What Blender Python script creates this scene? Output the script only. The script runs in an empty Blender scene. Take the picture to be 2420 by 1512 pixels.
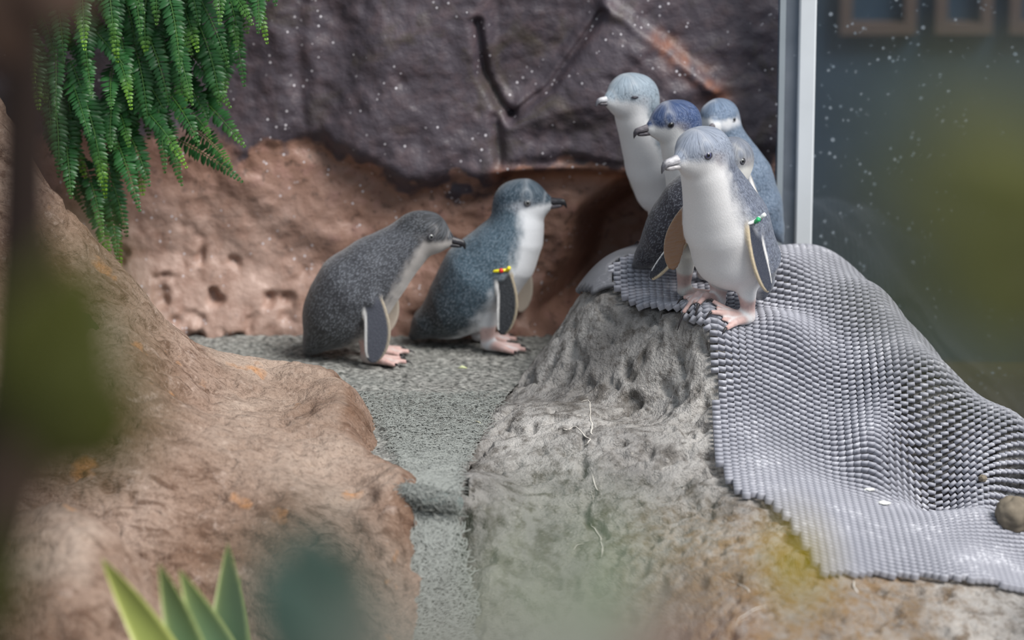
import bpy, math, random
import numpy as np
from mathutils import Vector, Matrix

random.seed(7)
R = math.radians
scene = bpy.context.scene
COL = scene.collection

# ------------------------------------------------------------------ camera, sky, light, exposure
CAM_Y, CAM_Z, PITCH, LENS = -6.0, 1.77, 15.0, 132.0
cam_d = bpy.data.cameras.new('camera')
cam = bpy.data.objects.new('camera', cam_d)
COL.objects.link(cam)
cam.location = (0, CAM_Y, CAM_Z)
cam.rotation_euler = (R(90 - PITCH), 0, 0)
cam_d.sensor_width = 36.0
cam_d.lens = LENS
cam_d.clip_start = 0.05
cam_d.dof.use_dof = True
cam_d.dof.focus_distance = 6.19
cam_d.dof.aperture_fstop = 2.0
scene.camera = cam

world = bpy.data.worlds.new('overcast_sky')
scene.world = world
world.use_nodes = True
bgn = world.node_tree.nodes['Background']
bgn.inputs[0].default_value = (0.80, 0.90, 1.0, 1)
bgn.inputs[1].default_value = 0.46

sun_d = bpy.data.lights.new('soft_sun', 'SUN')
sun_d.energy = 3.5
sun_d.angle = R(28)
sun_d.color = (1.0, 0.975, 0.94)
sun = bpy.data.objects.new('soft_sun', sun_d)
COL.objects.link(sun)
sun.rotation_euler = Vector((-0.62, 0.50, -1.0)).to_track_quat('-Z', 'Y').to_euler()
sun.location = (2, -2, 4)

scene.view_settings.view_transform = 'Standard'
scene.view_settings.look = 'None'
scene.view_settings.exposure = 0.4
scene.view_settings.gamma = 1.0
scene.view_settings.use_curve_mapping = False
scene.cycles.use_denoising = True
scene.cycles.max_bounces = 6
scene.cycles.transparent_max_bounces = 16

# ------------------------------------------------------------------ pixel <-> world helpers (2420 x 1512 frame)
FPX = LENS / 36.0 * 2420.0
CP, SP = math.cos(R(PITCH)), math.sin(R(PITCH))


def P(u, v, Y):
    """point on the sight line of pixel (u, v) where the world y equals Y"""
    a, b = (u - 1210) / FPX, (756 - v) / FPX
    d = np.array([a, CP + b * SP, -SP + b * CP])
    t = (Y - CAM_Y) / d[1]
    return np.array([0, CAM_Y, CAM_Z]) + t * d


def proj(x, y, z):
    dy, dz = y - CAM_Y, z - CAM_Z
    dep = dy * CP - dz * SP
    up = dy * SP + dz * CP
    return 1210 + FPX * x / dep, 756 - FPX * up / dep


def lin(c):
    c = np.asarray(c, float) / 255.0
    return np.where(c <= 0.04045, c / 12.92, ((c + 0.055) / 1.055) ** 2.4)


def L4(r, g, b):
    return (*[float(k) for k in lin((r, g, b))], 1.0)


def sstep(a, b, x):
    t = np.clip((x - a) / (b - a), 0, 1)
    return t * t * (3 - 2 * t)


# ------------------------------------------------------------------ noise
def _hash(ix, iy, iz, seed):
    n = (ix * 374761393 + iy * 668265263 + iz * 2147483647 + seed * 974634777) & 0xffffffff
    n = ((n ^ (n >> 13)) * 1274126177) & 0xffffffff
    n = (n ^ (n >> 16)) & 0xffffffff
    n = (n * 2246822519) & 0xffffffff
    return ((n >> 8) & 0xffff) / 65535.0


def vnoise(x, y, z, seed=0):
    x, y, z = np.broadcast_arrays(x, y, z)
    x0, y0, z0 = np.floor(x).astype(np.int64), np.floor(y).astype(np.int64), np.floor(z).astype(np.int64)
    fx, fy, fz = x - x0, y - y0, z - z0
    fx, fy, fz = [f * f * f * (f * (f * 6 - 15) + 10) for f in (fx, fy, fz)]
    out = 0
    for i in (0, 1):
        for j in (0, 1):
            for k in (0, 1):
                w = (fx if i else 1 - fx) * (fy if j else 1 - fy) * (fz if k else 1 - fz)
                out = out + w * _hash(x0 + i, y0 + j, z0 + k, seed)
    return out * 2 - 1


def fbm(x, y, z, seed=0, oct=4, gain=0.5):
    a, s, o = 1.0, 0, 0
    for k in range(oct):
        o = o + a * vnoise(x, y, z, seed + 17 * k)
        s += a
        a *= gain
        x, y, z = x * 2.03 + 1.7, y * 2.03 + 5.1, z * 2.03 + 3.3
    return o / s


# ------------------------------------------------------------------ object helpers
def link(o, parent=None):
    COL.objects.link(o)
    if parent is not None:
        o.parent = parent
    return o


def tag(o, label=None, cat=None, group=None, kind=None):
    if label: o['label'] = label
    if cat: o['category'] = cat
    if group: o['group'] = group
    if kind: o['kind'] = kind
    return o


def empty(name, loc, rz=0.0):
    o = bpy.data.objects.new(name, None)
    o.empty_display_size = 0.05
    o.location = loc
    o.rotation_euler = (0, 0, rz)
    return link(o)


def mesh_obj(name, verts, faces, mat, parent=None, smooth=True, attrs=None):
    me = bpy.data.meshes.new(name)
    verts = np.asarray(verts, np.float32)
    if isinstance(faces, np.ndarray):
        n, k = faces.shape
        me.vertices.add(len(verts))
        me.vertices.foreach_set('co', verts.ravel())
        me.loops.add(n * k)
        me.loops.foreach_set('vertex_index', faces.astype(np.int32).ravel())
        me.polygons.add(n)
        me.polygons.foreach_set('loop_start', np.arange(0, n * k, k, dtype=np.int32))
        me.update(calc_edges=True)
        me.validate()
    else:
        me.from_pydata([tuple(map(float, p)) for p in verts], [], [tuple(int(i) for i in f) for f in faces])
        me.update()
    if smooth:
        me.polygons.foreach_set('use_smooth', np.ones(len(me.polygons), bool))
    for key, arr in (attrs or {}).items():
        arr = np.asarray(arr, np.float32)
        if arr.ndim == 1:
            at = me.attributes.new(key, 'FLOAT', 'POINT'); at.data.foreach_set('value', arr)
        elif arr.shape[1] == 3:
            at = me.attributes.new(key, 'FLOAT_VECTOR', 'POINT'); at.data.foreach_set('vector', arr.ravel())
        else:
            at = me.attributes.new(key, 'FLOAT_COLOR', 'POINT'); at.data.foreach_set('color', arr.ravel())
    if mat: me.materials.append(mat)
    return link(bpy.data.objects.new(name, me), parent)


class MB:
    """collects vertices and faces"""
    def __init__(s): s.v, s.f = [], []

    def add(s, v, f):
        o = len(s.v)
        s.v += [tuple(map(float, p)) for p in v]
        s.f += [tuple(i + o for i in q) for q in f]

    def box(s, x0, x1, y0, y1, z0, z1, bev=0.0):
        c = [(x, y, z) for z in (z0, z1) for y in (y0, y1) for x in (x0, x1)]
        if bev <= 0:
            s.add(c, [(0, 2, 3, 1), (4, 5, 7, 6), (0, 1, 5, 4), (2, 6, 7, 3), (0, 4, 6, 2), (1, 3, 7, 5)])
            return
        b = bev  # chamfered vertical edges
        ring = [(x0 + b, y0), (x1 - b, y0), (x1, y0 + b), (x1, y1 - b), (x1 - b, y1), (x0 + b, y1), (x0, y1 - b), (x0, y0 + b)]
        v = [(x, y, z) for z in (z0, z1) for x, y in ring]
        f = [(i, (i + 1) % 8, (i + 1) % 8 + 8, i + 8) for i in range(8)]
        s.add(v, f + [tuple(range(7, -1, -1)), tuple(range(8, 16))])

    def tube(s, pts, rad, n=6, cap=True, flat=1.0):
        pts = [Vector(p) for p in pts]
        m = len(pts)
        if not hasattr(rad, '__len__'): rad = [rad] * m
        v, f = [], []
        up = Vector((0.13, 0.27, 0.95))
        for i, p in enumerate(pts):
            t = (pts[min(i + 1, m - 1)] - pts[max(i - 1, 0)]).normalized()
            a = t.cross(up)
            a = a.normalized() if a.length > 1e-5 else Vector((1, 0, 0))
            b = t.cross(a).normalized()
            up = -b if i < 0 else up
            for k in range(n):
                an = 2 * math.pi * k / n
                v.append(p + a * math.cos(an) * rad[i] + b * math.sin(an) * rad[i] * flat)
        for i in range(m - 1):
            for k in range(n):
                f.append((i * n + k, i * n + (k + 1) % n, (i + 1) * n + (k + 1) % n, (i + 1) * n + k))
        if cap:
            f.append(tuple(range(n - 1, -1, -1)))
            f.append(tuple((m - 1) * n + k for k in range(n)))
        s.add(v, f)

    def build(s, name, mat, parent=None, smooth=True):
        return mesh_obj(name, s.v, s.f, mat, parent, smooth)


def grid_faces(nu, nv):
    i = np.arange(nu * nv).reshape(nv, nu)
    return np.stack([i[:-1, :-1], i[:-1, 1:], i[1:, 1:], i[1:, :-1]], -1).reshape(-1, 4)


def grid_mesh(name, X, Y, Z, mat, attrs=None, parent=None, keep=None):
    nv, nu = X.shape
    f = grid_faces(nu, nv)
    if keep is not None:
        k = keep.ravel()[f].all(1)
        f = f[k]
        used = np.unique(f)
        remap = -np.ones(nu * nv, int)
        remap[used] = np.arange(len(used))
        f = remap[f]
        sel = used
    else:
        sel = np.arange(nu * nv)
    v = np.stack([X, Y, Z], -1).reshape(-1, 3)[sel]
    attrs = {k_: np.asarray(a).reshape(nu * nv, *np.shape(a)[2:])[sel] for k_, a in (attrs or {}).items()}
    return mesh_obj(name, v, f, mat, parent, True, attrs)


# ------------------------------------------------------------------ material helpers
class NT:
    def __init__(s, name):
        s.m = bpy.data.materials.new(name)
        s.m.use_nodes = True
        s.t = s.m.node_tree
        s.b = s.t.nodes['Principled BSDF']
        s.out = s.t.nodes['Material Output']

    def n(s, typ, **kw):
        nd = s.t.nodes.new(typ)
        for k, v in kw.items():
            if k.startswith('i_'):
                key = k[2:]
                key = int(key) if key.isdigit() else key
                if hasattr(v, 'is_output'): s.t.links.new(v, nd.inputs[key])
                else: nd.inputs[key].default_value = v
            else:
                setattr(nd, k, v)
        return nd

    def lk(s, a, b): s.t.links.new(a, b)

    def coord(s): return s.n('ShaderNodeTexCoord').outputs['Object']

    def attr(s, name, out='Fac'): return s.n('ShaderNodeAttribute', attribute_name=name).outputs[out]

    def noise(s, vec, scale, detail=4, rough=0.55, dist=0.0):
        return s.n('ShaderNodeTexNoise', i_Vector=vec, i_Scale=scale, i_Detail=detail, i_Roughness=rough, i_Distortion=dist).outputs['Fac']

    def voro(s, vec, scale, feature='F1', out='Distance'):
        return s.n('ShaderNodeTexVoronoi', feature=feature, i_Vector=vec, i_Scale=scale).outputs[out]

    def ramp(s, fac, stops, interp='LINEAR'):
        r = s.n('ShaderNodeValToRGB', i_Fac=fac)
        r.color_ramp.interpolation = interp
        el = r.color_ramp.elements
        while len(el) > 1: el.remove(el[-1])
        for i, (p, c) in enumerate(stops):
            e = el[0] if i == 0 else el.new(p)
            e.position = p
            e.color = c if hasattr(c, '__len__') else (c, c, c, 1)
        return r.outputs['Color']

    def mix(s, fac, a, b, mode='MIX'):
        nd = s.n('ShaderNodeMix', data_type='RGBA', blend_type=mode)
        for idx, val in ((0, fac), (6, a), (7, b)):
            if hasattr(val, 'is_output'): s.lk(val, nd.inputs[idx])
            else: nd.inputs[idx].default_value = val
        return nd.outputs[2]

    def math(s, op, a, b=0.0, c=0.0, clamp=False):
        nd = s.n('ShaderNodeMath', operation=op, use_clamp=clamp)
        for idx, val in ((0, a), (1, b), (2, c)):
            if hasattr(val, 'is_output'): s.lk(val, nd.inputs[idx])
            else: nd.inputs[idx].default_value = val
        return nd.outputs[0]

    def bump(s, h, strength=0.3, dist=0.002):
        s.lk(s.n('ShaderNodeBump', i_Height=h, i_Strength=strength, i_Distance=dist).outputs[0], s.b.inputs['Normal'])

    def base(s, c, rough=0.6, spec=0.4):
        if hasattr(c, 'is_output'): s.lk(c, s.b.inputs['Base Color'])
        else: s.b.inputs['Base Color'].default_value = c
        if hasattr(rough, 'is_output'): s.lk(rough, s.b.inputs['Roughness'])
        else: s.b.inputs['Roughness'].default_value = rough
        s.b.inputs['Specular IOR Level'].default_value = spec
        return s


def plain(name, c, rough=0.6, spec=0.4, var=0.25, scale=60):
    t = NT(name)
    nz = t.noise(t.coord(), scale, 3)
    f = t.math('MULTIPLY_ADD', nz, var * 2, 1 - var)
    t.base(t.mix(1.0, c, t.n('ShaderNodeCombineColor', i_0=f, i_1=f, i_2=f).outputs[0], 'MULTIPLY'), rough, spec)
    return t.m


# ------------------------------------------------------------------ smooth height surfaces through measured points
class Surf:
    def __init__(s, pts, c=0.07, lam=1e-4):
        pts = np.array(pts, float)
        s.p = pts[:, :2]; s.c = c
        n = len(pts)
        A = s.phi(s.p) + lam * np.eye(n)
        Q = np.hstack([np.ones((n, 1)), s.p])
        M = np.block([[A, Q], [Q.T, np.zeros((3, 3))]])
        s.w = np.linalg.solve(M, np.concatenate([pts[:, 2], np.zeros(3)]))

    def phi(s, q):
        d2 = ((q[:, None, :] - s.p[None]) ** 2).sum(-1)
        return -np.sqrt(d2 + s.c ** 2)

    def __call__(s, x, y):
        x, y = np.broadcast_arrays(np.asarray(x, float), np.asarray(y, float))
        q = np.stack([x.ravel(), y.ravel()], 1)
        out = np.empty(len(q))
        for i in range(0, len(q), 20000):
            qq = q[i:i + 20000]
            out[i:i + 20000] = s.phi(qq) @ s.w[:-3] + s.w[-3] + qq @ s.w[-2:]
        return out.reshape(x.shape)


def hit(u, v, fn, y0=-1.1, y1=0.62):
    ys = np.linspace(y0, y1, 700)
    a, b = (u - 1210) / FPX, (756 - v) / FPX
    d = np.array([a, CP + b * SP, -SP + b * CP])
    t = (ys - CAM_Y) / d[1]
    x, z = t * d[0], CAM_Z + t * d[2]
    below = z < fn(x, ys)
    i = int(np.argmax(below)) if below.any() else len(ys) - 1
    return np.array([x[i], ys[i], z[i]])


# the boulder under the mat
_right = [(1740, 765, .0), (1640, 738, .06), (1720, 787, -.045), (1655, 778, -.045), (1620, 763, -.01), (1720, 900, -.11), (1720, 1000, -.18), (1720, 1100, -.28),
          (1740, 1170, -.38), (1740, 1250, -.50), (1740, 1350, -.62), (1740, 1512, -.80),
          (1850, 760, .01), (1850, 722, .10), (1850, 640, .15), (1850, 592, .28), (1640, 662, .195), (1650, 706, .125), (1600, 712, .12), (1740, 724, .095), (1580, 752, .02),
          (1600, 618, .27), (1520, 588, .36), (1400, 655, .33), (1360, 702, .32), (1950, 600, .27), (1960, 650, .18), (1980, 730, .09), (2080, 692, .15), (2250, 892, -.05),
          (2160, 790, .05), (2420, 1030, -.15), (2340, 962, -.11), (2000, 800, .03), (2000, 950, -.09), (2000, 1100, -.20), (2000, 1185, -.30),
          (2000, 1260, -.44), (2000, 1350, -.58), (2200, 1000, -.13), (2200, 1100, -.15), (2200, 1185, -.172), (2240, 1222, -.25), (2080, 1080, -.19),
          (2300, 1215, -.235), (2300, 1275, -.37), (2300, 1360, -.52), (2420, 1200, -.19), (2400, 1245, -.26), (2400, 1312, -.38),
          (2400, 1380, -.50), (2400, 1512, -.68), (2100, 1150, -.22), (2100, 1215, -.31), (2100, 1400, -.60),
          (1440, 640, .20), (1450, 690, .15), (1510, 722, .10), (1400, 742, .12), (1300, 802, .20), (1272, 832, .32),
          (1350, 850, .10), (1300, 950, -.05), (1200, 1000, -.10), (1450, 850, .05), (1450, 1000, -.16), (1600, 850, -.03), (1600, 1000, -.17),
          (1160, 960, .02), (1110, 1052, -.17), (1150, 1100, -.26), (1082, 1112, -.31), (1250, 1100, -.24), (1450, 1100, -.27),
          (1450, 1200, -.37), (1250, 1200, -.36), (1074, 1190, -.40), (1100, 1250, -.43), (1450, 1300, -.46), (1250, 1300, -.45),
          (1112, 1380, -.52), (1140, 1512, -.60), (1300, 1450, -.56), (1450, 1400, -.54), (1600, 1200, -.38), (1600, 1350, -.57), (1600, 1500, -.72)]
RP = [tuple(P(*q)) for q in _right]
RP += [(-.13, .0, -.06), (-.17, -.2, -.10), (-.135, -.40, -.12), (-.135, -.5, -.24), (-.22, -.4, -.2), (-.16, -.6, -.34), (-.17, -.8, -.46), (-.04, .30, -.05), (.02, .42, -.05), (.18, .45, .05),
       (.2, .55, -.1), (.42, .47, .11), (.272, .42, .178), (.212, .385, .178), (.33, .34, .190), (.392, .40, .180), (.33, .48, .14), (.14, .42, .06), (.55, .42, .10), (.62, .34, .12), (.74, .25, .02), (.80, .12, -.08), (.92, .06, -.2), (.64, .22, .13), (.695, .11, .075), (.745, .01, .015), (.80, -.05, -.035), (.85, -.09, -.06), (.90, -.16, -.06), (.96, -.2, -.10), (.98, -.05, -.25), (1.05, -.3, -.18),
       (.0, -.75, -.28), (.2, -.95, -.32), (.5, -1.0, -.30), (.9, -1.0, -.33), (1.05, -.7, -.26), (.6, .6, -.2), (.95, .35, -.4), (1.15, .0, -.5), (1.3, -.3, -.6), (1.3, -.9, -.6), (1.3, .3, -.6), (.9, -1.25, -.6), (.4, -1.25, -.6), (.0, -1.2, -.6)]
zR = Surf(RP, .06)

_left = [(100, 420, .02), (0, 230, .05), (200, 535, .01), (290, 640, .0), (342, 690, .0), (400, 760, .0), (440, 800, .02), (560, 842, .07), (640, 862, .09), (740, 872, .07),
         (300, 800, -.20), (300, 950, -.35), (100, 700, -.15), (100, 500, -.08), (0, 500, -.12), (0, 800, -.25), (500, 950, -.20), (700, 950, -.10), (805, 900, .03), (848, 945, -.06),
         (862, 1005, -.18), (600, 1050, -.35), (720, 1040, -.30), (845, 1050, -.30), (700, 1150, -.45), (700, 1250, -.52), (700, 1400, -.59), (500, 1200, -.50), (500, 1400, -.62),
         (920, 1100, -.36), (966, 1152, -.43), (955, 1250, -.50), (915, 1350, -.56), (885, 1500, -.62), (850, 1150, -.42), (850, 1300, -.54), (300, 1150, -.5), (150, 1050, -.42), (0, 1000, -.4)]
LP = [tuple(P(*q)) for q in _left]
LP += [(-.78, .16, .22), (-.9, .2, .35), (-.6, .15, .05), (-.48, .2, -.02), (-.36, .22, -.06), (-.25, .1, -.05), (-.2, -.05, -.06), (-.19, -.2, -.07), (-.115, -.30, -.06), (-.105, -.42, -.10),
       (-.105, -.5, -.16), (-.14, -.6, -.26), (-.17, -.7, -.36), (-.3, -.75, -.34), (-.5, -.8, -.34), (-.8, -.8, -.3), (-1.0, -.6, -.1), (-1.05, -.2, .25), (-1.05, .1, .5), (-.9, -.45, .05), (-.7, .3, .0), (-.95, .32, .15)]
zL = Surf(LP, .05)

# ------------------------------------------------------------------ materials of the setting
def mat_wall():
    t = NT('painted_rock_wall')
    c = t.coord()
    br = t.attr('brown')
    n1 = t.noise(c, 5.0, 6, .62, .4)
    n2 = t.noise(c, 26, 5, .65)
    n3 = t.noise(c, 110, 3, .6)
    dark = t.mix(n1, L4(50, 43, 49), L4(88, 80, 88))
    dark = t.mix(t.ramp(n2, [(.45, 0), (.75, .6)]), dark, L4(100, 82, 84))
    dark = t.mix(t.ramp(t.noise(c, 9, 4, .6, 1.0), [(.55, 0), (.72, .75)]), dark, L4(66, 58, 46))
    warm = t.mix(n1, L4(112, 76, 58), L4(160, 128, 114))
    warm = t.mix(t.ramp(n2, [(.5, 0), (.72, .75)]), warm, L4(150, 112, 104))
    warm = t.mix(t.ramp(t.noise(c, 60, 4, .6), [(.56, 0), (.68, .7)]), warm, L4(72, 52, 44))
    warm = t.mix(t.math('MULTIPLY', t.attr('pale'), t.ramp(n2, [(.35, .3), (.6, .9)])), warm, L4(176, 150, 138))
    f = t.math('ADD', br, t.math('MULTIPLY', t.math('SUBTRACT', n2, .5), .9), clamp=True)
    col = t.mix(t.ramp(f, [(.35, 0), (.65, 1)]), dark, warm)
    col = t.mix(t.attr('orange'), col, L4(160, 98, 62))
    # mineral flecks and wet glints, both painted in as pale specks
    vd = t.voro(c, 75, 'F1', 'Distance')
    keep = t.ramp(t.noise(c, 16, 3), [(.52, 0), (.6, 1)])
    fl = t.math('MULTIPLY', t.math('LESS_THAN', vd, .16), keep)
    col = t.mix(fl, col, L4(205, 200, 205))
    t.base(col, .5, .45)
    h = t.math('MULTIPLY_ADD', n3, .35, t.math('MULTIPLY', n2, 1.0))
    t.bump(h, .6, .006)
    return t.m


def mat_left_rock():
    t = NT('tan_sculpted_rock')
    c = t.coord()
    n1 = t.noise(c, 4.5, 5, .6, .3)
    n2 = t.noise(c, 30, 5, .65)
    st = t.n('ShaderNodeMapping', i_Vector=c, i_Scale=(24, 60, 24), i_Rotation=(0, .5, .5)).outputs[0]
    n3 = t.noise(st, 1.0, 4, .6, .6)
    col = t.mix(t.ramp(n1, [(.3, 0), (.7, 1)]), L4(112, 84, 66), L4(164, 142, 128))
    col = t.mix(t.ramp(n3, [(.50, 0), (.64, .75)]), col, L4(92, 68, 54))
    col = t.mix(t.ramp(n2, [(.6, 0), (.75, .6)]), col, L4(202, 182, 170))
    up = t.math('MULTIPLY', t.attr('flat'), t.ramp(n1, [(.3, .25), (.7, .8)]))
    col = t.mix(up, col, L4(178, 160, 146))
    col = t.mix(t.ramp(t.noise(c, 13, 3, .5), [(.66, 0), (.74, .7)]), col, L4(196, 138, 86))
    n4 = t.noise(c, 140, 4, .7)
    col = t.mix(t.ramp(n4, [(.5, 0), (.68, .5)]), col, L4(84, 64, 52))
    col = t.mix(t.ramp(n4, [(.3, .35), (.42, 0)]), col, L4(196, 178, 164))
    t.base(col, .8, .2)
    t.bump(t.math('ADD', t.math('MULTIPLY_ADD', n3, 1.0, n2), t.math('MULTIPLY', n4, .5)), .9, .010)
    return t.m


def mat_right_rock():
    t = NT('grey_boulder_rock')
    c = t.coord()
    n1 = t.noise(c, 5, 6, .6, .3)
    n2 = t.noise(c, 45, 5, .7)
    n3 = t.noise(c, 190, 3, .65)
    col = t.mix(t.ramp(n1, [(.3, 0), (.7, 1)]), L4(104, 101, 99), L4(186, 182, 178))
    col = t.mix(t.ramp(n2, [(.5, 0), (.66, .75)]), col, L4(70, 63, 56))
    col = t.mix(t.ramp(t.noise(c, 16, 5, .65, .5), [(.52, 0), (.66, .7)]), col, L4(66, 60, 54))
    col = t.mix(t.math('MULTIPLY', t.attr('low'), t.ramp(n1, [(.4, 0), (.7, .85)])), col, L4(88, 90, 52))
    col = t.mix(t.math('MULTIPLY', t.attr('rust'), t.ramp(n2, [(.35, .2), (.6, .8)])), col, L4(140, 112, 78))
    col = t.mix(t.ramp(n3, [(.63, 0), (.7, .45)]), col, L4(196, 190, 180))
    t.base(col, .72, .3)
    t.bump(t.math('MULTIPLY_ADD', n3, .6, n2), .9, .010)
    return t.m


def mat_carpet():
    t = NT('grey_loop_carpet')
    c = t.coord()
    st = t.n('ShaderNodeMapping', i_Vector=c, i_Scale=(90, 170, 90)).outputs[0]
    n2 = t.noise(st, 1.0, 4, .65)
    n1 = t.noise(c, 9, 3)
    col = t.mix(t.ramp(n2, [(.36, 0), (.62, 1)]), L4(58, 58, 56), L4(168, 167, 162))
    col = t.mix(t.ramp(n1, [(.4, 0), (.7, .3)]), col, L4(112, 118, 114))
    t.base(col, .9, .15)
    t.bump(n2, .9, .006)
    return t.m


M_WALL, M_LROCK, M_RROCK, M_CARPET = mat_wall(), mat_left_rock(), mat_right_rock(), mat_carpet()
M_GROUND = plain('damp_brown_soil', L4(62, 54, 42), .9, .2, .4, 12)


# ------------------------------------------------------------------ the setting
def seg_d(u, v, pts):
    """distance in the plane to a polyline, and the side-independent parameter"""
    best = np.full(np.shape(u), 1e9)
    for (a, b), (c_, d_) in zip(pts[:-1], pts[1:]):
        ex, ey = c_ - a, d_ - b
        t = np.clip(((u - a) * ex + (v - b) * ey) / (ex * ex + ey * ey), 0, 1)
        best = np.minimum(best, np.hypot(u - a - t * ex, v - b - t * ey))
    return best


def inside(u, v, poly):
    r = np.zeros(np.shape(u), bool)
    n = len(poly)
    for i in range(n):
        (x0, y0), (x1, y1) = poly[i], poly[(i + 1) % n]
        c = ((y0 > v) != (y1 > v)) & (u < (x1 - x0) * (v - y0) / ((y1 - y0) if y1 != y0 else 1e-9) + x0)
        r ^= c
    return r


def poly_sd(u, v, poly):
    d = seg_d(u, v, list(poly) + [poly[0]])
    return np.where(inside(u, v, poly), -d, d)


def build_wall():
    xs = np.concatenate([np.arange(-2.6, -1.2, .014), np.arange(-1.2, .4705, .0045)])
    zs = np.concatenate([np.arange(-.54, -.1, .02), np.arange(-.1, 1.0, .0045)])
    X, Z = np.meshgrid(xs, zs)
    U, V = proj(X, np.full_like(X, .5), Z)
    Y = .535 + .05 * np.clip(-(X + .35), 0, 1) * -1.2
    Y = Y - .05 * sstep(.16, -.02, Z)
    # lower lip of the upper bulge
    lipx = np.array([-400, 300, 560, 700, 760, 830, 960, 1100, 1180, 1200, 1330, 1500, 1650, 1900])
    lipv = np.array([400, 400, 395, 330, 345, 395, 448, 452, 440, 405, 395, 415, 400, 380])
    lv = np.interp(U, lipx, lipv)
    wob = 14 * vnoise(U / 60, V / 60, 0, 3)
    above = sstep(30, -50, V - lv + wob)
    tone = sstep(40, -55, V - lv + 2.2 * wob + 30 * vnoise(U / 25, V / 25, 0, 13))
    depth = np.interp(U, [-400, 500, 700, 900, 1180, 1300, 1500, 1900], [.0, .0, .028, .055, .055, .05, .05, .03])
    Y -= depth * above
    Y += .035 * above * np.clip((lv - V) / 420, 0, 1.2)
    # facets left and right of the V-shaped crevice
    tri = [(1135, -40), (1145, 190), (1205, 285), (1300, 215), (1425, 25), (1440, -40)]
    Y += .028 * sstep(14, -40, poly_sd(U, V, tri))
    rf = [(1432, 10), (1560, 110), (1690, 215), (1560, 300), (1215, 300), (1300, 220), (1425, 35)]
    Y -= .022 * sstep(30, -60, poly_sd(U, V, rf))
    for line, w, dp in (([(1128, 60), (1143, 180), (1180, 250), (1210, 280)], 12, .03), ([(1205, 282), (1300, 212), (1425, 35)], 9, .022),
                        ([(1172, 280), (1188, 440)], 12, .016), ([(705, -20), (700, 120), (712, 300)], 22, .012), ([(780, 20), (800, 200), (760, 330)], 60, .018)):
        Y += dp * np.exp(-(seg_d(U, V, line) / w) ** 2)
    for line, w, dp in (([(1430, 18), (1560, 108), (1690, 215)], 16, .014), ([(1185, 402), (1330, 398), (1470, 402)], 12, .02), ([(560, 420), (760, 560), (900, 640)], 50, .012)):
        Y -= dp * np.exp(-(seg_d(U, V, line) / w) ** 2)
    # hollow between wall and boulder
    cave = [(1400, 540), (1480, 480), (1560, 455), (1600, 500), (1600, 700), (1340, 770), (1300, 745), (1370, 640)]
    cv = sstep(60, -60, poly_sd(U, V, cave))
    Y += .20 * cv
    Y += .020 * fbm(X * 4.5, Z * 4.5, 0, 11, 4) + .010 * fbm(X * 17, Z * 17, 0.5, 21, 4)
    # pits in the lower left
    low = sstep(520, 640, V) * sstep(760, 560, U)
    pits = np.clip(fbm(X * 30, Z * 30, 2, 5, 2) - .22, 0, 1)
    Y += .05 * pits * (low * .8 + .15)
    brown = np.clip(1 - tone, 0, 1)
    brown = np.maximum(brown, sstep(640, 480, U) * sstep(240, 420, V))
    orange = np.exp(-(seg_d(U, V, [(1560, 100), (1640, 165), (1700, 230)]) / 26) ** 2) * .55 * (.5 + .5 * vnoise(U / 18, V / 18, 0, 9))
    orange = np.maximum(orange, .55 * np.exp(-(seg_d(U, V, [(1180, 415), (1330, 425), (1480, 425)]) / 22) ** 2))
    o = grid_mesh('wall_back', X, Y, Z, M_WALL, {'brown': brown, 'orange': np.clip(orange, 0, 1), 'pale': sstep(900, 600, U) * sstep(380, 560, V)})
    o['kind'] = 'structure'
    # the wall's free right-hand end has thickness
    end = MB()
    end.box(.44, .468, .56, 1.1, -.52, .99)
    e = end.build('wall_return', M_WALL, o, False)
    return o


wall = build_wall()


def build_rock(name, zf, x0, x1, y0, y1, step, mat, label, cat, zmin, kind='right'):
    xs, ys = np.arange(x0, x1, step), np.arange(y0, y1, step)
    X, Y = np.meshgrid(xs, ys)
    Z = zf(X, Y)
    e = .004
    gx = (zf(X + e, Y) - zf(X - e, Y)) / (2 * e)
    gy = (zf(X, Y + e) - zf(X, Y - e)) / (2 * e)
    nz = 1 / np.sqrt(1 + gx ** 2 + gy ** 2)
    at = {}
    if kind == 'right':
        # elongated hollows running across the slope
        wx, wy = .012 * vnoise(X * 30, Y * 30, 0, 61), .012 * vnoise(X * 30, Y * 30, 3, 62)
        a = vnoise((X * .8 + Z * 1.0 + wx) * 26, (Y * .9 - X * .55 + wy) * 42, Z * 20, 31) + .25 * vnoise(X * 90, Y * 90, Z * 90, 63)
        b = vnoise(X * 62, Y * 84, Z * 60, 33)
        pit = sstep(.22, .62, a) * .8 + sstep(.42, .8, b) * .45
        fl = fbm(X * 9, Y * 9, Z * 9, 35, 3)
        dz = -.016 * pit - .008 * (fl * .5 + .5) - .006 * (fbm(X * 60, Y * 60, Z * 60, 37, 4, .6) * .5 + .5)
        U, V = proj(X, Y, Z)
        at['low'] = sstep(1080, 1320, V) * sstep(1600, 1300, U)
        at['rust'] = sstep(1120, 1300, V) * sstep(1350, 1700, U) * sstep(2500, 2000, U)
    else:
        a = vnoise((X + Z) * 22, (Y - X * .4) * 40, Z * 22, 41)
        dz = -.010 * sstep(.2, .7, a) - .006 * sstep(.3, .8, vnoise(X * 48, Y * 66, Z * 48, 47)) + .010 * fbm(X * 8, Y * 8, Z * 8, 43, 4) + .003 * fbm(X * 50, Y * 50, Z * 50, 45, 3)
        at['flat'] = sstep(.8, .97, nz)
    keep = Z > zmin - .02
    Zd = np.maximum(Z + dz * np.clip(nz * 1.4, .3, 1), zmin)
    Xd, Yd = X - gx * nz * dz * .8, Y - gy * nz * dz * .8
    return tag(grid_mesh(name, Xd, Yd, Zd, mat, at, None, keep), label, cat)


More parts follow.
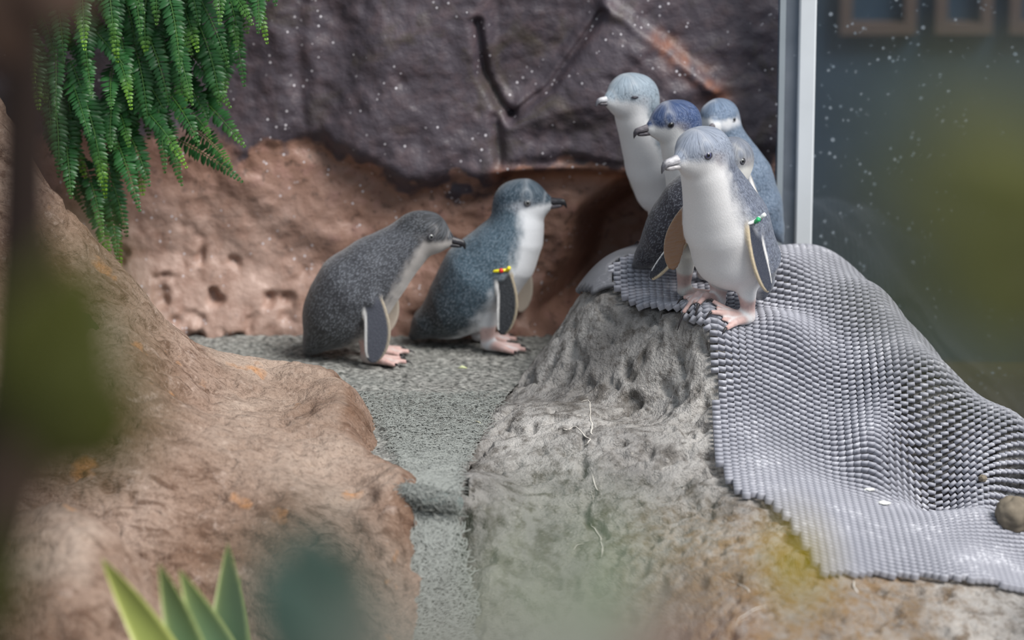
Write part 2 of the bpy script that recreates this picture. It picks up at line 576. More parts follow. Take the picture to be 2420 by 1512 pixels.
boulder = build_rock('boulder', zR, -.28, 1.38, -1.3, .62, .0037, M_RROCK,
                     'large grey pitted boulder sloping down under the rubber mat', 'rock', -.52)
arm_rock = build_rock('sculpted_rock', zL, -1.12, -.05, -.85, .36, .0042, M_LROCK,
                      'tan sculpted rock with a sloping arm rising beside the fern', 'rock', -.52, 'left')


def floor_pt(u, v):
    a, b = (u - 1210) / FPX, (756 - v) / FPX
    t = -CAM_Z / (-SP + b * CP)
    return np.array([a * t, CAM_Y + t * (CP + b * SP)])


def build_floor():
    xs, ys = np.arange(-.80, .17, .004), np.arange(-.432, .60, .004)
    X, Y = np.meshgrid(xs, ys)
    Z = .004 * fbm(X * 12, Y * 12, 0, 51, 3) + .0035 * fbm(X * 95, Y * 150, 0, 53, 2)
    Z -= .05 * sstep(-.40, -.436, Y)
    ct = np.array([P(u, v, 0)[:2] * 0 + floor_pt(u, v) for u, v in ((1290, 815), (1272, 832), (1220, 890), (1160, 960), (1110, 1052), (1082, 1112), (1070, 1165), (1066, 1185))])
    xr = np.interp(-Y, -ct[:, 1], ct[:, 0]) + .014
    o = grid_mesh('floor', X, Y, Z, M_CARPET, None, None, (X < xr) & ((X > -.19) | (Y > -.30)))
    o['kind'] = 'structure'
    return o


floor = build_floor()
gm = MB()
gm.box(-6, 6, -7.5, 4.5, -.60, -.52)
ground = gm.build('ground', M_GROUND, None, False)
ground['kind'] = 'structure'

# ------------------------------------------------------------------ rubber drainage mat: rows of short slats, every other column shifted half a row
MAT_H = .0105
zM = lambda x, y: zR(x, y) + MAT_H


def mat_rubber(name, c0, c1, dust):
    t = NT(name)
    c = t.coord()
    n1 = t.noise(t.n('ShaderNodeNewGeometry').outputs['Position'], 14, 4, .6)
    n2 = t.noise(t.n('ShaderNodeNewGeometry').outputs['Position'], 150, 3, .6)
    col = t.mix(n1, c0, c1)
    col = t.mix(t.ramp(t.math('MULTIPLY', n1, n2), [(.30, 0), (.42, .8)]), col, dust)
    t.base(col, .55, .4)
    return t.m


M_RUBBER = mat_rubber('grey_rubber', L4(138, 139, 148), L4(168, 168, 177), L4(206, 206, 212))
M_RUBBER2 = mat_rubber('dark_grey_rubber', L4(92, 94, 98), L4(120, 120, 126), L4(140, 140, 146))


def slat_shape(L, W, H):
    """rounded bar, long axis x, top up"""
    prof = [(-W / 2, -H), (-W / 2, -W * .42), (-W * .30, -W * .08), (0, 0), (W * .30, -W * .08), (W / 2, -W * .42), (W / 2, -H)]
    n = len(prof)
    v = [(x, a, b) for x in (-L / 2, L / 2) for a, b in prof]
    f = [(i, i + 1, i + 1 + n, i + n) for i in range(n - 1)]
    f += [tuple(range(n - 1, -1, -1)), tuple(range(n, 2 * n))]
    return np.array(v), f


def build_mat():
    edge_px = [(1437, 632), (1450, 668), (1472, 700), (1512, 722), (1545, 715), (1600, 738), (1642, 757), (1680, 790), (1688, 850), (1692, 920), (1690, 1000), (1700, 1090), (1722, 1130),
               (1752, 1162), (1812, 1172), (1850, 1205), (1885, 1250), (1920, 1308), (1948, 1350), (2060, 1350), (2180, 1355), (2300, 1365), (2419, 1385), (2560, 1400)]
    poly = [tuple(hit(u, v, zM)[:2]) for u, v in edge_px]
    poly += [(1.02, -.50), (1.02, .0), (.93, .02), (.82, .14), (.70, .32), (.60, .415), (.47, .42), (.36, .47), (.262, .47), (.228, .30), (.218, .245)]
    L, W, H, PX, PY = .0128, .0064, .0105, .0121, .0112
    # column positions by arc length along x, row positions by (smoothed) arc length along y
    xg = np.arange(.10, 1.06, .002)
    yg = np.arange(.49, -.75, -.002)
    XX, YY = np.meshgrid(xg, yg)
    ZZ = zM(XX, YY)
    ax = np.concatenate([[0], np.cumsum(np.hypot(np.diff(xg), np.diff(ZZ, axis=1).mean(0) * .8))])
    ay = np.vstack([np.zeros((1, len(xg))), np.cumsum(np.hypot(np.diff(yg)[:, None], np.diff(ZZ, axis=0)), axis=0)])
    k = np.exp(-.5 * (np.arange(-90, 91) / 34.0) ** 2); k /= k.sum()
    ay = np.stack([np.convolve(np.pad(r, 90, 'edge'), k, 'valid') for r in ay])
    ncol = int(ax[-1] / PX)
    pos = []
    for i in range(ncol):
        x = np.interp(i * PX, ax, xg)
        ci = min(int(round((x - xg[0]) / .002)), len(xg) - 1)
        a = ay[:, ci]
        s = np.arange(.2 * PY, a[-1], PY) + (PY / 2 if i % 2 else 0)
        y = np.interp(s, a, yg)
        pos.append(np.stack([np.full_like(y, x), y], 1))
    pos = np.vstack(pos)
    pos = pos[inside(pos[:, 0], pos[:, 1], poly)]
    x, y = pos.T
    z = zM(x, y)
    e = .006
    gx = (zM(x + e, y) - zM(x - e, y)) / (2 * e)
    gy = (zM(x, y + e) - zM(x, y - e)) / (2 * e)
    ex = np.stack([np.ones_like(x), np.zeros_like(x), gx], 1); ex /= np.linalg.norm(ex, axis=1)[:, None]
    n = np.stack([-gx, -gy, np.ones_like(x)], 1); n /= np.linalg.norm(n, axis=1)[:, None]
    ey = np.cross(n, ex)
    c = np.stack([x, y, z], 1)
    to = np.array([0, CAM_Y, CAM_Z]) - c
    dist = np.linalg.norm(to, axis=1)
    U, V = proj(x, y, z)
    inview = (U > 5) & (U < 2415) & (V > 0) & (V < 1500)
    score = np.where(inview, (n * to).sum(1) / dist ** 3, -1)
    order = np.argsort(-score)
    big = np.zeros(len(x), bool); big[order[:300]] = True
    sv, sf = slat_shape(L, W, H)
    root = empty('rubber_mat', tuple(c.mean(0) * [1, 1, 0] + [0, 0, -.02]))
    tag(root, 'long grey perforated rubber mat draped over the grey boulder', 'mat')
    off = np.array(root.location)
    # bulk of the slats as one part
    rest = np.where(~big)[0]
    A = np.stack([ex[rest], ey[rest], n[rest]], 2)          # columns = axes
    vv = np.einsum('nij,kj->nki', A, sv) + c[rest][:, None, :] - off
    nv = len(sv)
    quads = np.array([f for f in sf if len(f) == 4])
    caps = np.array([f for f in sf if len(f) != 4])
    base = (np.arange(len(rest)) * nv)[:, None, None]
    fl = [tuple(r) for r in (quads[None] + base).reshape(-1, 4)] + [tuple(r) for r in (caps[None] + base).reshape(-1, caps.shape[1])]
    bulk = mesh_obj('slat_field', vv.reshape(-1, 3), fl, M_RUBBER, root)
    bulk['kind'] = 'stuff'
    me = bpy.data.meshes.new('slat')
    me.from_pydata([tuple(map(float, p)) for p in sv], [], sf)
    me.polygons.foreach_set('use_smooth', np.ones(len(me.polygons), bool))
    me.materials.append(M_RUBBER)
    for i in np.where(big)[0]:
        o = bpy.data.objects.new('slat', me)
        m = np.eye(4); m[:3, 0], m[:3, 1], m[:3, 2], m[:3, 3] = ex[i], ey[i], n[i], c[i] - off
        o.matrix_local = Matrix(m.tolist())
        COL.objects.link(o); o.parent = root
    return root, poly


rubber_mat, MAT_POLY = build_mat()


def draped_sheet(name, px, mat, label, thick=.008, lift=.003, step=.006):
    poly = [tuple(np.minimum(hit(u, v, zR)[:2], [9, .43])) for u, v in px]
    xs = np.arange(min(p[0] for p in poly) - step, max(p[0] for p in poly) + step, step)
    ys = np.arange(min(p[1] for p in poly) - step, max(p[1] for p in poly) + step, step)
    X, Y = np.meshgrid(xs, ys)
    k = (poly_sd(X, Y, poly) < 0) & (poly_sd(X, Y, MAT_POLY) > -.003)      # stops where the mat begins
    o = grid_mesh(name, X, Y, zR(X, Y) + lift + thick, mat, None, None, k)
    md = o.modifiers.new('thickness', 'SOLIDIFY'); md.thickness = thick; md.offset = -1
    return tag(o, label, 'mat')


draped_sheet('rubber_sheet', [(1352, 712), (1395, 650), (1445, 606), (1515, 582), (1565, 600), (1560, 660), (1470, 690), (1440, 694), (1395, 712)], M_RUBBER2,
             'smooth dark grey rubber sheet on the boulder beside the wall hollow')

# ------------------------------------------------------------------ penguins
def surface_nets(F, o, h):
    s = F < 0
    nx, ny, nz = F.shape
    sl = lambda A, i, j, k: A[i:nx - 1 + i, j:ny - 1 + j, k:nz - 1 + k]
    cnt = sum(sl(s, i, j, k).astype(np.int8) for i in (0, 1) for j in (0, 1) for k in (0, 1))
    act = (cnt > 0) & (cnt < 8)
    I = np.argwhere(act)
    idx = -np.ones(act.shape, np.int64)
    idx[act] = np.arange(len(I))
    acc, num = np.zeros((len(I), 3)), np.zeros(len(I))
    cor = [(i, j, k) for i in (0, 1) for j in (0, 1) for k in (0, 1)]
    vals = {c: F[I[:, 0] + c[0], I[:, 1] + c[1], I[:, 2] + c[2]] for c in cor}
    for a in cor:
        for ax in range(3):
            if a[ax]: continue
            b = list(a); b[ax] = 1; b = tuple(b)
            fa, fb = vals[a], vals[b]
            cr = (fa < 0) != (fb < 0)
            t = np.where(cr, fa / np.where(cr, fa - fb, 1), 0)
            p = np.array(a, float)[None] + t[:, None] * (np.array(b) - np.array(a))
            acc += np.where(cr[:, None], p, 0); num += cr
    V = (I + acc / num[:, None]) * h + o
    quads = []
    for ax in range(3):
        a1, a2 = (ax + 1) % 3, (ax + 2) % 3
        lo = [slice(None)] * 3; hi = [slice(None)] * 3
        lo[ax] = slice(0, -1); hi[ax] = slice(1, None)
        cr = s[tuple(lo)] != s[tuple(hi)]
        E = np.argwhere(cr)
        E = E[(E[:, a1] > 0) & (E[:, a2] > 0) & (E[:, a1] < F.shape[a1] - 1) & (E[:, a2] < F.shape[a2] - 1)]
        neg = s[E[:, 0], E[:, 1], E[:, 2]]
        q = []
        for d1, d2 in ((-1, -1), (0, -1), (0, 0), (-1, 0)):
            c = E.copy(); c[:, a1] += d1; c[:, a2] += d2
            q.append(idx[c[:, 0], c[:, 1], c[:, 2]])
        q = np.stack(q, 1)
        q[~neg] = q[~neg][:, ::-1]
        quads.append(q)
    Q = np.vstack(quads)
    return V, Q[(Q >= 0).all(1)]


def cone_d(p, a, b, ra, rb):
    ba = b - a
    t = np.clip(((p - a) @ ba) / max(ba @ ba, 1e-12), 0, 1)
    return np.linalg.norm(p - a - t[:, None] * ba, axis=1) - (ra + (rb - ra) * t)


class Cone:
    def __init__(s, a, b, ra, rb, grp, k=.012, ls=1.0, fr=None):
        s.a, s.b, s.ra, s.rb, s.grp, s.k, s.ls, s.fr = np.array(a, float), np.array(b, float), ra, rb, grp, k, ls, fr

    def d(s, p):
        q = p if s.fr is None else (p - s.fr[1]) @ s.fr[0]
        if s.ls != 1.0:
            m = (s.a[1] + s.b[1]) / 2
            q = q.copy(); q[:, 1] = m + (q[:, 1] - m) / s.ls
        return cone_d(q, s.a, s.b, s.ra, s.rb)

    def bb(s):
        r = max(s.ra, s.rb) * max(1, s.ls) + s.k + .004
        pts = np.stack([s.a, s.b])
        if s.fr is not None: pts = pts @ s.fr[0].T + s.fr[1]
        return pts.min(0) - r, pts.max(0) + r


class Plate:
    """flipper blade: root o, tip t, outward normal n, full width w"""
    def __init__(s, o, t, n, w, grp, k=.006, bend=.012, lead=1.0):
        s.o = np.array(o, float); s.t = np.array(t, float)
        ax = s.t - s.o; s.L = np.linalg.norm(ax); s.ax = ax / s.L
        n = np.array(n, float); n = n - (n @ s.ax) * s.ax; s.n = n / np.linalg.norm(n)
        s.bx = np.cross(s.n, s.ax) * lead         # towards the leading edge
        s.w, s.grp, s.k, s.bend = w, grp, k, bend

    def loc(s, p):
        q = p - s.o
        la, lb, ln = q @ s.ax, q @ s.bx, q @ s.n
        tau = np.clip(la / s.L, 0, 1)
        ln = ln + s.bend * (tau - .0) ** 2 - .004 * (2 * lb / s.w) ** 2 * 0
        lb = lb + .010 * np.sin(tau * math.pi) * -1 + .006 * tau
        return la, lb, ln, tau

    def hw(s, tau):
        return s.w / 2 * (.62 + .75 * tau - .25 * tau ** 2) * np.sqrt(np.clip(1 - np.clip((tau - .45) / .56, 0, 1) ** 2.3, 0.02, 1))

    def d(s, p):
        la, lb, ln, tau = s.loc(p)
        hw = s.hw(tau)
        d2 = np.hypot(la - np.clip(la, 0, s.L), np.maximum(np.abs(lb) - hw, 0))
        th = .0016 * (1 - .5 * tau)
        return np.hypot(d2, np.maximum(np.abs(ln) - th, 0)) - .0022

    def bb(s):
        pts = np.stack([s.o, s.t]); r = s.w * .9 + .02
        return pts.min(0) - r, pts.max(0) + r


def rotm(yaw, pitch, roll=0.0):
    """columns = head axes in body space; pitch > 0 points the bill down"""
    return np.array((Matrix.Rotation(yaw, 3, 'Z') @ Matrix.Rotation(pitch, 3, 'Y') @ Matrix.Rotation(roll, 3, 'X')).to_3x3())


def mat_plumage():
    t = NT('penguin_plumage')
    col = t.attr('Col', 'Color')
    fuv = t.attr('fuv', 'Vector')
    sp = t.n('ShaderNodeSeparateXYZ', i_Vector=fuv)
    mask = sp.outputs[2]
    v1 = t.n('ShaderNodeMapping', i_Vector=fuv, i_Scale=(520, 230, 0)).outputs[0]
    v2 = t.n('ShaderNodeMapping', i_Vector=fuv, i_Scale=(1300, 420, 0)).outputs[0]
    vd = t.voro(v1, 1.0)
    st = t.noise(v2, 1.0, 4, .7, .4)
    big = t.noise(fuv, 55, 3, .6)
    f = t.math('MULTIPLY_ADD', st, .75, .62)
    f = t.math('MULTIPLY', f, t.math('MULTIPLY_ADD', big, .5, .75))
    dk = t.mix(1.0, col, t.n('ShaderNodeCombineColor', i_0=f, i_1=f, i_2=f).outputs[0], 'MULTIPLY')
    tip = t.math('MULTIPLY', t.ramp(vd, [(.1, .42), (.5, 0)]), mask)
    dk = t.mix(tip, dk, t.mix(.5, dk, L4(206, 214, 226)))
    dk = t.mix(t.math('MULTIPLY', t.ramp(vd, [(.55, 0), (.9, .45)]), mask), dk, L4(22, 24, 30))
    lt = t.mix(t.ramp(st, [(.3, .22), (.6, 0)]), col, L4(150, 152, 160))
    out = t.mix(t.math('MULTIPLY', mask, 1.0, clamp=True), lt, dk)
    t.base(out, t.math('MULTIPLY_ADD', mask, -.12, .66), .35)
    t.b.inputs['Sheen Weight'].default_value = .25
    t.b.inputs['Sheen Roughness'].default_value = .4
    t.bump(t.math('ADD', t.math('MULTIPLY', st, t.math('MULTIPLY_ADD', mask, .4, .42)), t.math('MULTIPLY', vd, t.math('MULTIPLY_ADD', mask, -.7, -.22))), .45, .0016)
    return t.m


M_PLUM = mat_plumage()


def mat_bill(name, c0, c1, tip):
    t = NT(name)
    c = t.coord()
    st = t.n('ShaderNodeMapping', i_Vector=c, i_Scale=(120, 500, 700)).outputs[0]
    n = t.noise(st, 1.0, 4, .6, .8)
    col = t.mix(t.ramp(n, [(.35, 0), (.65, 1)]), c0, c1)
    x = t.n('ShaderNodeSeparateXYZ', i_Vector=c).outputs[0]
    col = t.mix(t.ramp(x, [(.022, 0), (.032, .85)]), col, tip)
    t.base(col, .38, .5)
    t.bump(n, .3, .001)
    return t.m


BILL_PALE = mat_bill('silver_grey_bill', L4(120, 118, 124), L4(196, 194, 198), L4(44, 44, 54))
BILL_PALE_LOW = mat_bill('pale_lower_bill', L4(150, 146, 150), L4(214, 210, 210), L4(60, 60, 70))
BILL_DARK = mat_bill('black_bill', L4(26, 26, 32), L4(64, 62, 68), L4(20, 20, 24))
BILL_GREY = mat_bill('slate_bill', L4(58, 56, 64), L4(118, 112, 116), L4(38, 36, 44))
BILL_WHITE = mat_bill('whitish_bill', L4(150, 150, 156), L4(200, 200, 204), L4(60, 62, 72))
M_CLAW = plain('dark_claw', L4(48, 44, 46), .4, .5, .2, 200)
M_EYE_BLUE = plain('cloudy_blue_eye', L4(92, 92, 128), .08, .8, .15, 300)
M_EYE_DARK = plain('dark_eye', L4(26, 26, 30), .08, .8, .15, 300)
M_EYE_GREY = plain('grey_iris', L4(120, 122, 122), .1, .8, .25, 300)
M_PUPIL = plain('black_pupil', L4(10, 10, 14), .05, .8, .1, 100)
M_LID = plain('dark_eyelid', L4(52, 50, 58), .5, .4, .2, 300)


def uv_sphere(r, nu=16, nv=10, sc=(1, 1, 1)):
    v = [(0, 0, r)]
    for j in range(1, nv):
        th = math.pi * j / nv
        for i in range(nu):
            ph = 2 * math.pi * i / nu
            v.append((r * math.sin(th) * math.cos(ph), r * math.sin(th) * math.sin(ph), r * math.cos(th)))
    v.append((0, 0, -r))
    f = [(0, 1 + i, 1 + (i + 1) % nu) for i in range(nu)]
    for j in range(nv - 2):
        for i in range(nu):
            a = 1 + j * nu
            f.append((a + i, a + nu + i, a + nu + (i + 1) % nu, a + (i + 1) % nu))
    e = len(v) - 1; a = 1 + (nv - 2) * nu
    f += [(a + i, e, a + (i + 1) % nu) for i in range(nu)]
    return [(x * sc[0], y * sc[1], z * sc[2]) for x, y, z in v], f


def torus(Rm, r, n=24, m=8, sc=(1, 1)):
    v, f = [], []
    for i in range(n):
        a = 2 * math.pi * i / n
        for j in range(m):
            b = 2 * math.pi * j / m
            v.append(((Rm + r * math.cos(b)) * math.cos(a) * sc[0], (Rm + r * math.cos(b)) * math.sin(a) * sc[1], r * math.sin(b)))
            f.append((i * m + j, ((i + 1) % n) * m + j, ((i + 1) % n) * m + (j + 1) % m, i * m + (j + 1) % m))
    return v, f


def ring_loft(rings):
    """rings: list of (x, zc, half height up, half height down, half width)"""
    n = 12
    v, f = [], []
    for x, zc, hu, hd, w in rings:
        for k in range(n):
            a = 2 * math.pi * k / n
            s = math.sin(a)
            v.append((x, math.cos(a) * w, zc + (hu if s > 0 else hd) * s))
    for i in range(len(rings) - 1):
        for k in range(n):
            f.append((i * n + k, i * n + (k + 1) % n, (i + 1) * n + (k + 1) % n, (i + 1) * n + k))
    f.append(tuple(range(n - 1, -1, -1)))
    f.append(tuple((len(rings) - 1) * n + k for k in range(n)))
    return v, f


UP_BILL = [(-.014, .000, .0110, .006, .0120), (-.004, .001, .0108, .005, .0108), (.004, .0018, .0100, .004, .0088), (.012, .0024, .0086, .0036, .0070), (.020, .0028, .0074, .0036, .0055),
           (.026, .0030, .0068, .0042, .0044), (.031, .0020, .0066, .0056, .0034), (.0345, -.0014, .0052, .0054, .0024), (.036, -.0058, .0026, .0026, .0012)]
LO_BILL = [(-.014, -.0050, .003, .0075, .0105), (-.004, -.0045, .003, .0070, .0092), (.006, -.0040, .003, .0062, .0072), (.016, -.0034, .003, .0054, .0055),
           (.023, -.0030, .0026, .0042, .0040), (.028, -.0028, .0012, .0024, .0022)]


def ik_foot(sx, sy, yaw, g):
    """cones of one leg and webbed foot, plus claw spots"""
    c, s_ = math.cos(yaw), math.sin(yaw)
    pt = lambda f, l, z: (sx + f * c - l * s_, sy + f * s_ + l * c, z + float(g(sx + f * c - l * s_, sy + f * s_ + l * c)))
    cones, claws = [], []
    ank = pt(-.008, 0, .012)
    for a, ln in ((-26, .050), (0, .060), (26, .050)):
        r = R(a)
        k0 = pt(.0, math.sin(r) * .004, .0105)
        k1 = pt(ln * .55 * math.cos(r), ln * .55 * math.sin(r), .0072)
        k2 = pt(ln * math.cos(r), ln * math.sin(r), .0046)
        cones += [Cone(k0, k1, .0078, .0056, 'foot', .004), Cone(k1, k2, .0056, .0042, 'foot', .003)]
        claws.append((k2, pt((ln + .004) * math.cos(r), (ln + .004) * math.sin(r), .0062), pt((ln + .013) * math.cos(r), (ln + .013) * math.sin(r), .0012)))
    for a in (-12, 12):
        r = R(a)
        cones.append(Cone(pt(.008, 0, .0045), pt(.046 * math.cos(r), .046 * math.sin(r), .0032), .0048, .0034, 'foot', .008))
    cones.append(Cone(ank, pt(.0, 0, .0105), .0085, .008, 'foot', .006))
    return cones, claws, ank


def penguin(name, label, base, psi, st, head, hr=.039, hyaw=0, hpitch=0, alpha=None, cols=None, flips=(), feet=None, body_ls=1.02,
            bills=(BILL_DARK, BILL_DARK), eye=M_EYE_DARK, cap=(-.006, .9, .008), bill_scale=1.0, scale=1.0, group='little penguins', edge=.16, cat='penguin', snout=1.0, shut=False, patch=.45, lead_k=.45, ground=None):
    def g(x, y):
        if ground is None: return np.zeros(np.shape(x))
        wx = base[0] + scale * (np.asarray(x) * math.cos(psi) - np.asarray(y) * math.sin(psi))
        wy = base[1] + scale * (np.asarray(x) * math.sin(psi) + np.asarray(y) * math.cos(psi))
        return np.clip((ground(wx, wy) - base[2]) / scale, -.035, .035)

    C = dict(white=(226, 226, 230), back=(84, 92, 108), cap=(92, 100, 118), cheek=(150, 150, 160), flip=(40, 46, 58), leg=(200, 164, 156))
    C.update(cols or {})
    C = {k: lin(v) for k, v in C.items()}
    st = np.array(st, float)
    HR = rotm(hyaw, hpitch)
    hc = np.array([head[0], head[2] if len(head) > 2 else 0.0, head[1]])
    fr = (HR, hc)
    prims = []
    ns = len(st)
    tail_n = 2
    for i in range(ns - 1):
        a, b = st[i], st[i + 1]
        ls = body_ls if i >= tail_n else (1.7 if i == 0 else 1.35)
        prims.append(Cone((a[0], 0, a[1]), (b[0], 0, b[1]), a[2], b[2], 'body', .016, ls))
    nk = st[-1]
    prims.append(Cone((nk[0], 0, nk[1]), hc, nk[2], hr * .93, 'neck', .016, 1.0))
    s = hr / .039
    prims.append(Cone((-.014 * s, 0, -.002 * s), (.012 * s, 0, .002 * s), .0345 * s, .0315 * s, 'head', .016, .98, fr))
    prims.append(Cone((.012 * s, 0, .0 * s), (.045 * s * snout, 0, -.006 * s), .029 * s, .0132 * s, 'head', .018, .84, fr))
    prims.append(Cone((-.012 * s, 0, -.015 * s), (.024 * s, 0, -.014 * s), .029 * s, .0175 * s, 'head', .014, 1.0, fr))
    prims.append(Cone((.016 * s, .021 * s, .011 * s), (.026 * s, .015 * s, .009 * s), .011 * s, .006 * s, 'head', .012, 1, fr))
    prims.append(Cone((.016 * s, -.021 * s, .011 * s), (.026 * s, -.015 * s, .009 * s), .011 * s, .006 * s, 'head', .012, 1, fr))
    for o, t, n, w, lead, und in flips:
        prims.append(Plate(o, t, n, w, 'flip', .007, .010, lead)); prims[-1].und = und
        o, t = np.array(o, float), np.array(t, float)
        inn = o * [1, .72, 1] + (o - t) * .10
        prims.append(Cone(inn, o + (t - o) * .16, .014, .0065, 'shoulder', .012))
    claws = []
    feet = feet or [((.0, .030), .15), ((.0, -.030), -.15)]
    for ft in feet:
        (fx, fy), fyaw = ft[0], ft[1]
        cn, cl, ank = ik_foot(fx, fy, fyaw, g)
        prims += cn; claws += cl
        hipx = ft[2] if len(ft) > 2 else fx - .006
        prims.append(Cone((hipx, fy * .95, (.064)), ank, .019, .0098, 'leg', .010))
    lo = np.min([p.bb()[0] for p in prims], 0) - .006
    hi = np.max([p.bb()[1] for p in prims], 0) + .006
    h = .0023
    dim = np.ceil((hi - lo) / h).astype(int) + 1
    F = np.full(dim, .05)
    gx = [lo[i] + h * np.arange(dim[i]) for i in range(3)]
    for p in prims:
        a, b = p.bb()
        i0 = np.clip(((a - lo) / h).astype(int), 0, dim - 1); i1 = np.clip(((b - lo) / h).astype(int) + 2, 1, dim)
        sub = tuple(slice(i0[k], i1[k]) for k in range(3))
        X, Y, Z = np.meshgrid(gx[0][sub[0]], gx[1][sub[1]], gx[2][sub[2]], indexing='ij')
        d = p.d(np.stack([X.ravel(), Y.ravel(), Z.ravel()], 1)).reshape(X.shape)
        f = F[sub]
        hh = np.maximum(p.k - np.abs(f - d), 0) / p.k
        F[sub] = np.minimum(f, d) - hh * hh * p.k / 4

    V, Q = surface_nets(F, lo, h)
    # smoothing passes on the vertex net keep the plumage soft
    for it in range(2):
        acc, cnt = np.zeros_like(V), np.zeros(len(V))
        for k in range(4):
            np.add.at(acc, Q[:, k], V[Q[:, (k + 1) % 4]] + V[Q[:, (k + 3) % 4]]); np.add.at(cnt, Q[:, k], 2)
        V = V * .5 + .5 * acc / np.maximum(cnt, 1)[:, None]
    gV = g(V[:, 0], V[:, 1])
    V[:, 2] = np.maximum(V[:, 2], gV)
    hV = V[:, 2] - gV

    # --- plumage pattern, in the bird's own coordinates
    dd = {}
    for p in prims:
        v = p.d(V)
        dd[p.grp] = np.minimum(dd.get(p.grp, 1e9), v)
    ctr = np.vstack([np.stack([st[:, 0], 0 * st[:, 0], st[:, 1]], 1), hc[None]])
    rad = np.append(st[:, 2], hr)
    sarc = np.concatenate([[0], np.cumsum(np.linalg.norm(np.diff(ctr, axis=0), axis=1))])
    al = np.array(alpha if alpha is not None else [25, 35, 62, 74, 76, 70, 74, 88][:ns], float)
    al = np.append(al, 95)
    rows = []
    for i in range(len(ctr) - 1):
        a, b = ctr[i], ctr[i + 1]
        ba = b - a
        t = ((V - a) @ ba) / (ba @ ba)
        tc = np.clip(t, 0, 1)
        q = V - (a + tc[:, None] * ba)
        d = np.linalg.norm(q, axis=1) - (rad[i] + (rad[i + 1] - rad[i]) * tc)
        T = ba / np.linalg.norm(ba)
        ven = np.array([T[2], 0, -T[0]])
        rows.append((d, sarc[i] + np.clip(t, -.6, 1.6) * (sarc[i + 1] - sarc[i]), q @ ven, q[:, 1], al[i] + (al[i + 1] - al[i]) * tc, rad[i] + (rad[i + 1] - rad[i]) * tc))
    D_ = np.stack([r[0] for r in rows])
    Wt = np.exp(-(D_ - D_.min(0)) / .012); Wt /= Wt.sum(0)
    S, QV, QY, A0, RR = [sum(Wt[i] * rows[i][k] for i in range(len(rows))) for k in range(1, 6)]
    AL = np.degrees(np.arctan2(QY, QV))
    jit = fbm(V[:, 0] * 90, V[:, 1] * 90, V[:, 2] * 60, 71, 3)
    mb = sstep(-1, 1, ((np.abs(AL) - A0) / 100 + jit * .10) / edge)
    hq = (V - hc) @ HR
    bnd = cap[0] * s + np.where(hq[:, 0] < .008, (hq[:, 0] - .008) * cap[1], (hq[:, 0] - .008) * .05)
    mh = sstep(-1, 1, (hq[:, 2] - bnd + jit * .004) / cap[2])
    cheek = np.exp(-((hq[:, 2] - bnd) / (.012 * s)) ** 2) * sstep(.014, .0, hq[:, 0])
    wh = sstep(.5 * hr, -.25 * hr, dd['head'] - np.minimum(dd['body'], .03)) * sstep(1.25 * hr, .98 * hr, np.linalg.norm(hq, axis=1))
    wh = np.maximum(wh, sstep(.010, .003, dd['head']))
    wh *= sstep(-.055, -.030, hq[:, 2])
    m = mb * (1 - wh) + mh * wh
    topc = C['cap'][None] * np.ones((len(V), 1))
    rmp = C.get('rump', C['back'])[None]
    gr = sstep(.55, .2, S / sarc[-1])[:, None]
    C_back = C['back'][None] * (1 - gr) + rmp * gr
    darkc = C_back * (1 - wh[:, None]) + topc * wh[:, None]
    col = C['white'][None] * (1 - m[:, None]) + darkc * m[:, None]
    ck = (cheek * wh * .55)[:, None]
    col = col * (1 - ck) + C['cheek'][None] * ck
    exy = np.stack([(hq[:, 0] - .006 * s) / .020, (hq[:, 2] + .001 * s - .10 * (hq[:, 0] - .006 * s)) / .0075], 1) / s
    face = np.exp(-(exy ** 2).sum(1)) * wh * sstep(.012, .020, np.abs(hq[:, 1])) * patch
    col = col * (1 - face[:, None]) + C['cheek'][None] * face[:, None]
    # flippers: dark outside, pale rims, cream underneath
    fl = [p for p in prims if isinstance(p, Plate)]
    mfl = m.copy()
    for p in fl:
        la, lb, ln, tau = p.loc(V)
        w = sstep(.0035, .0012, p.d(V)) * sstep(.06, .20, la / p.L)
        hw = np.maximum(p.hw(tau), .003)
        r = lb / hw
        outc = C['flip'][None] * np.ones((len(V), 1))
        trail = sstep(-.76, -.9, r) * (tau < .93) * sstep(.12, .32, tau)
        lead = sstep(.80, .95, r)
        outc = outc * (1 - trail[:, None]) + lin((226, 224, 222))[None] * trail[:, None]
        outc = outc * (1 - lead[:, None] * lead_k) + lin((214, 196, 164))[None] * lead[:, None] * lead_k
        under = lin(p.und)[None]
        side = sstep(-.0022, .0004, ln)[:, None]
        fc = under * (1 - side) + outc * side
        col = col * (1 - w[:, None]) + fc * w[:, None]
        mfl = mfl * (1 - w) + w * side[:, 0] * (1 - trail) * .2
    lg = sstep(.004, -.001, dd['foot']) * sstep(.056, .044, hV)
    lgl = sstep(.003, -.001, dd['leg']) * sstep(.050, .040, hV)
    lg = np.maximum(lg, lgl)
    spot = sstep(.1, .5, fbm(V[:, 0] * 160, V[:, 1] * 160, V[:, 2] * 160, 81, 2))
    legc = C['leg'][None] * (1 - .35 * spot[:, None]) + lin((150, 100, 96))[None] * .35 * spot[:, None]
    sole = sstep(.0035, .001, hV)[:, None]
    legc = legc * (1 - sole) + lin((70, 58, 58))[None] * sole
    col = col * (1 - lg[:, None]) + legc * lg[:, None]
    mfl = mfl * (1 - lg)
    rgba = np.hstack([np.clip(col, 0, 1), np.ones((len(V), 1))])
    fuv = np.stack([np.radians(AL) * .045, S + .004 * jit, mfl], 1)
    hw_ = wh[:, None]
    root = empty(name, tuple(base), psi)
    root.scale = (scale,) * 3
    tag(root, label, cat, group)
    body = mesh_obj('body', V, Q, M_PLUM, root, True, {'Col': rgba, 'fuv': fuv})

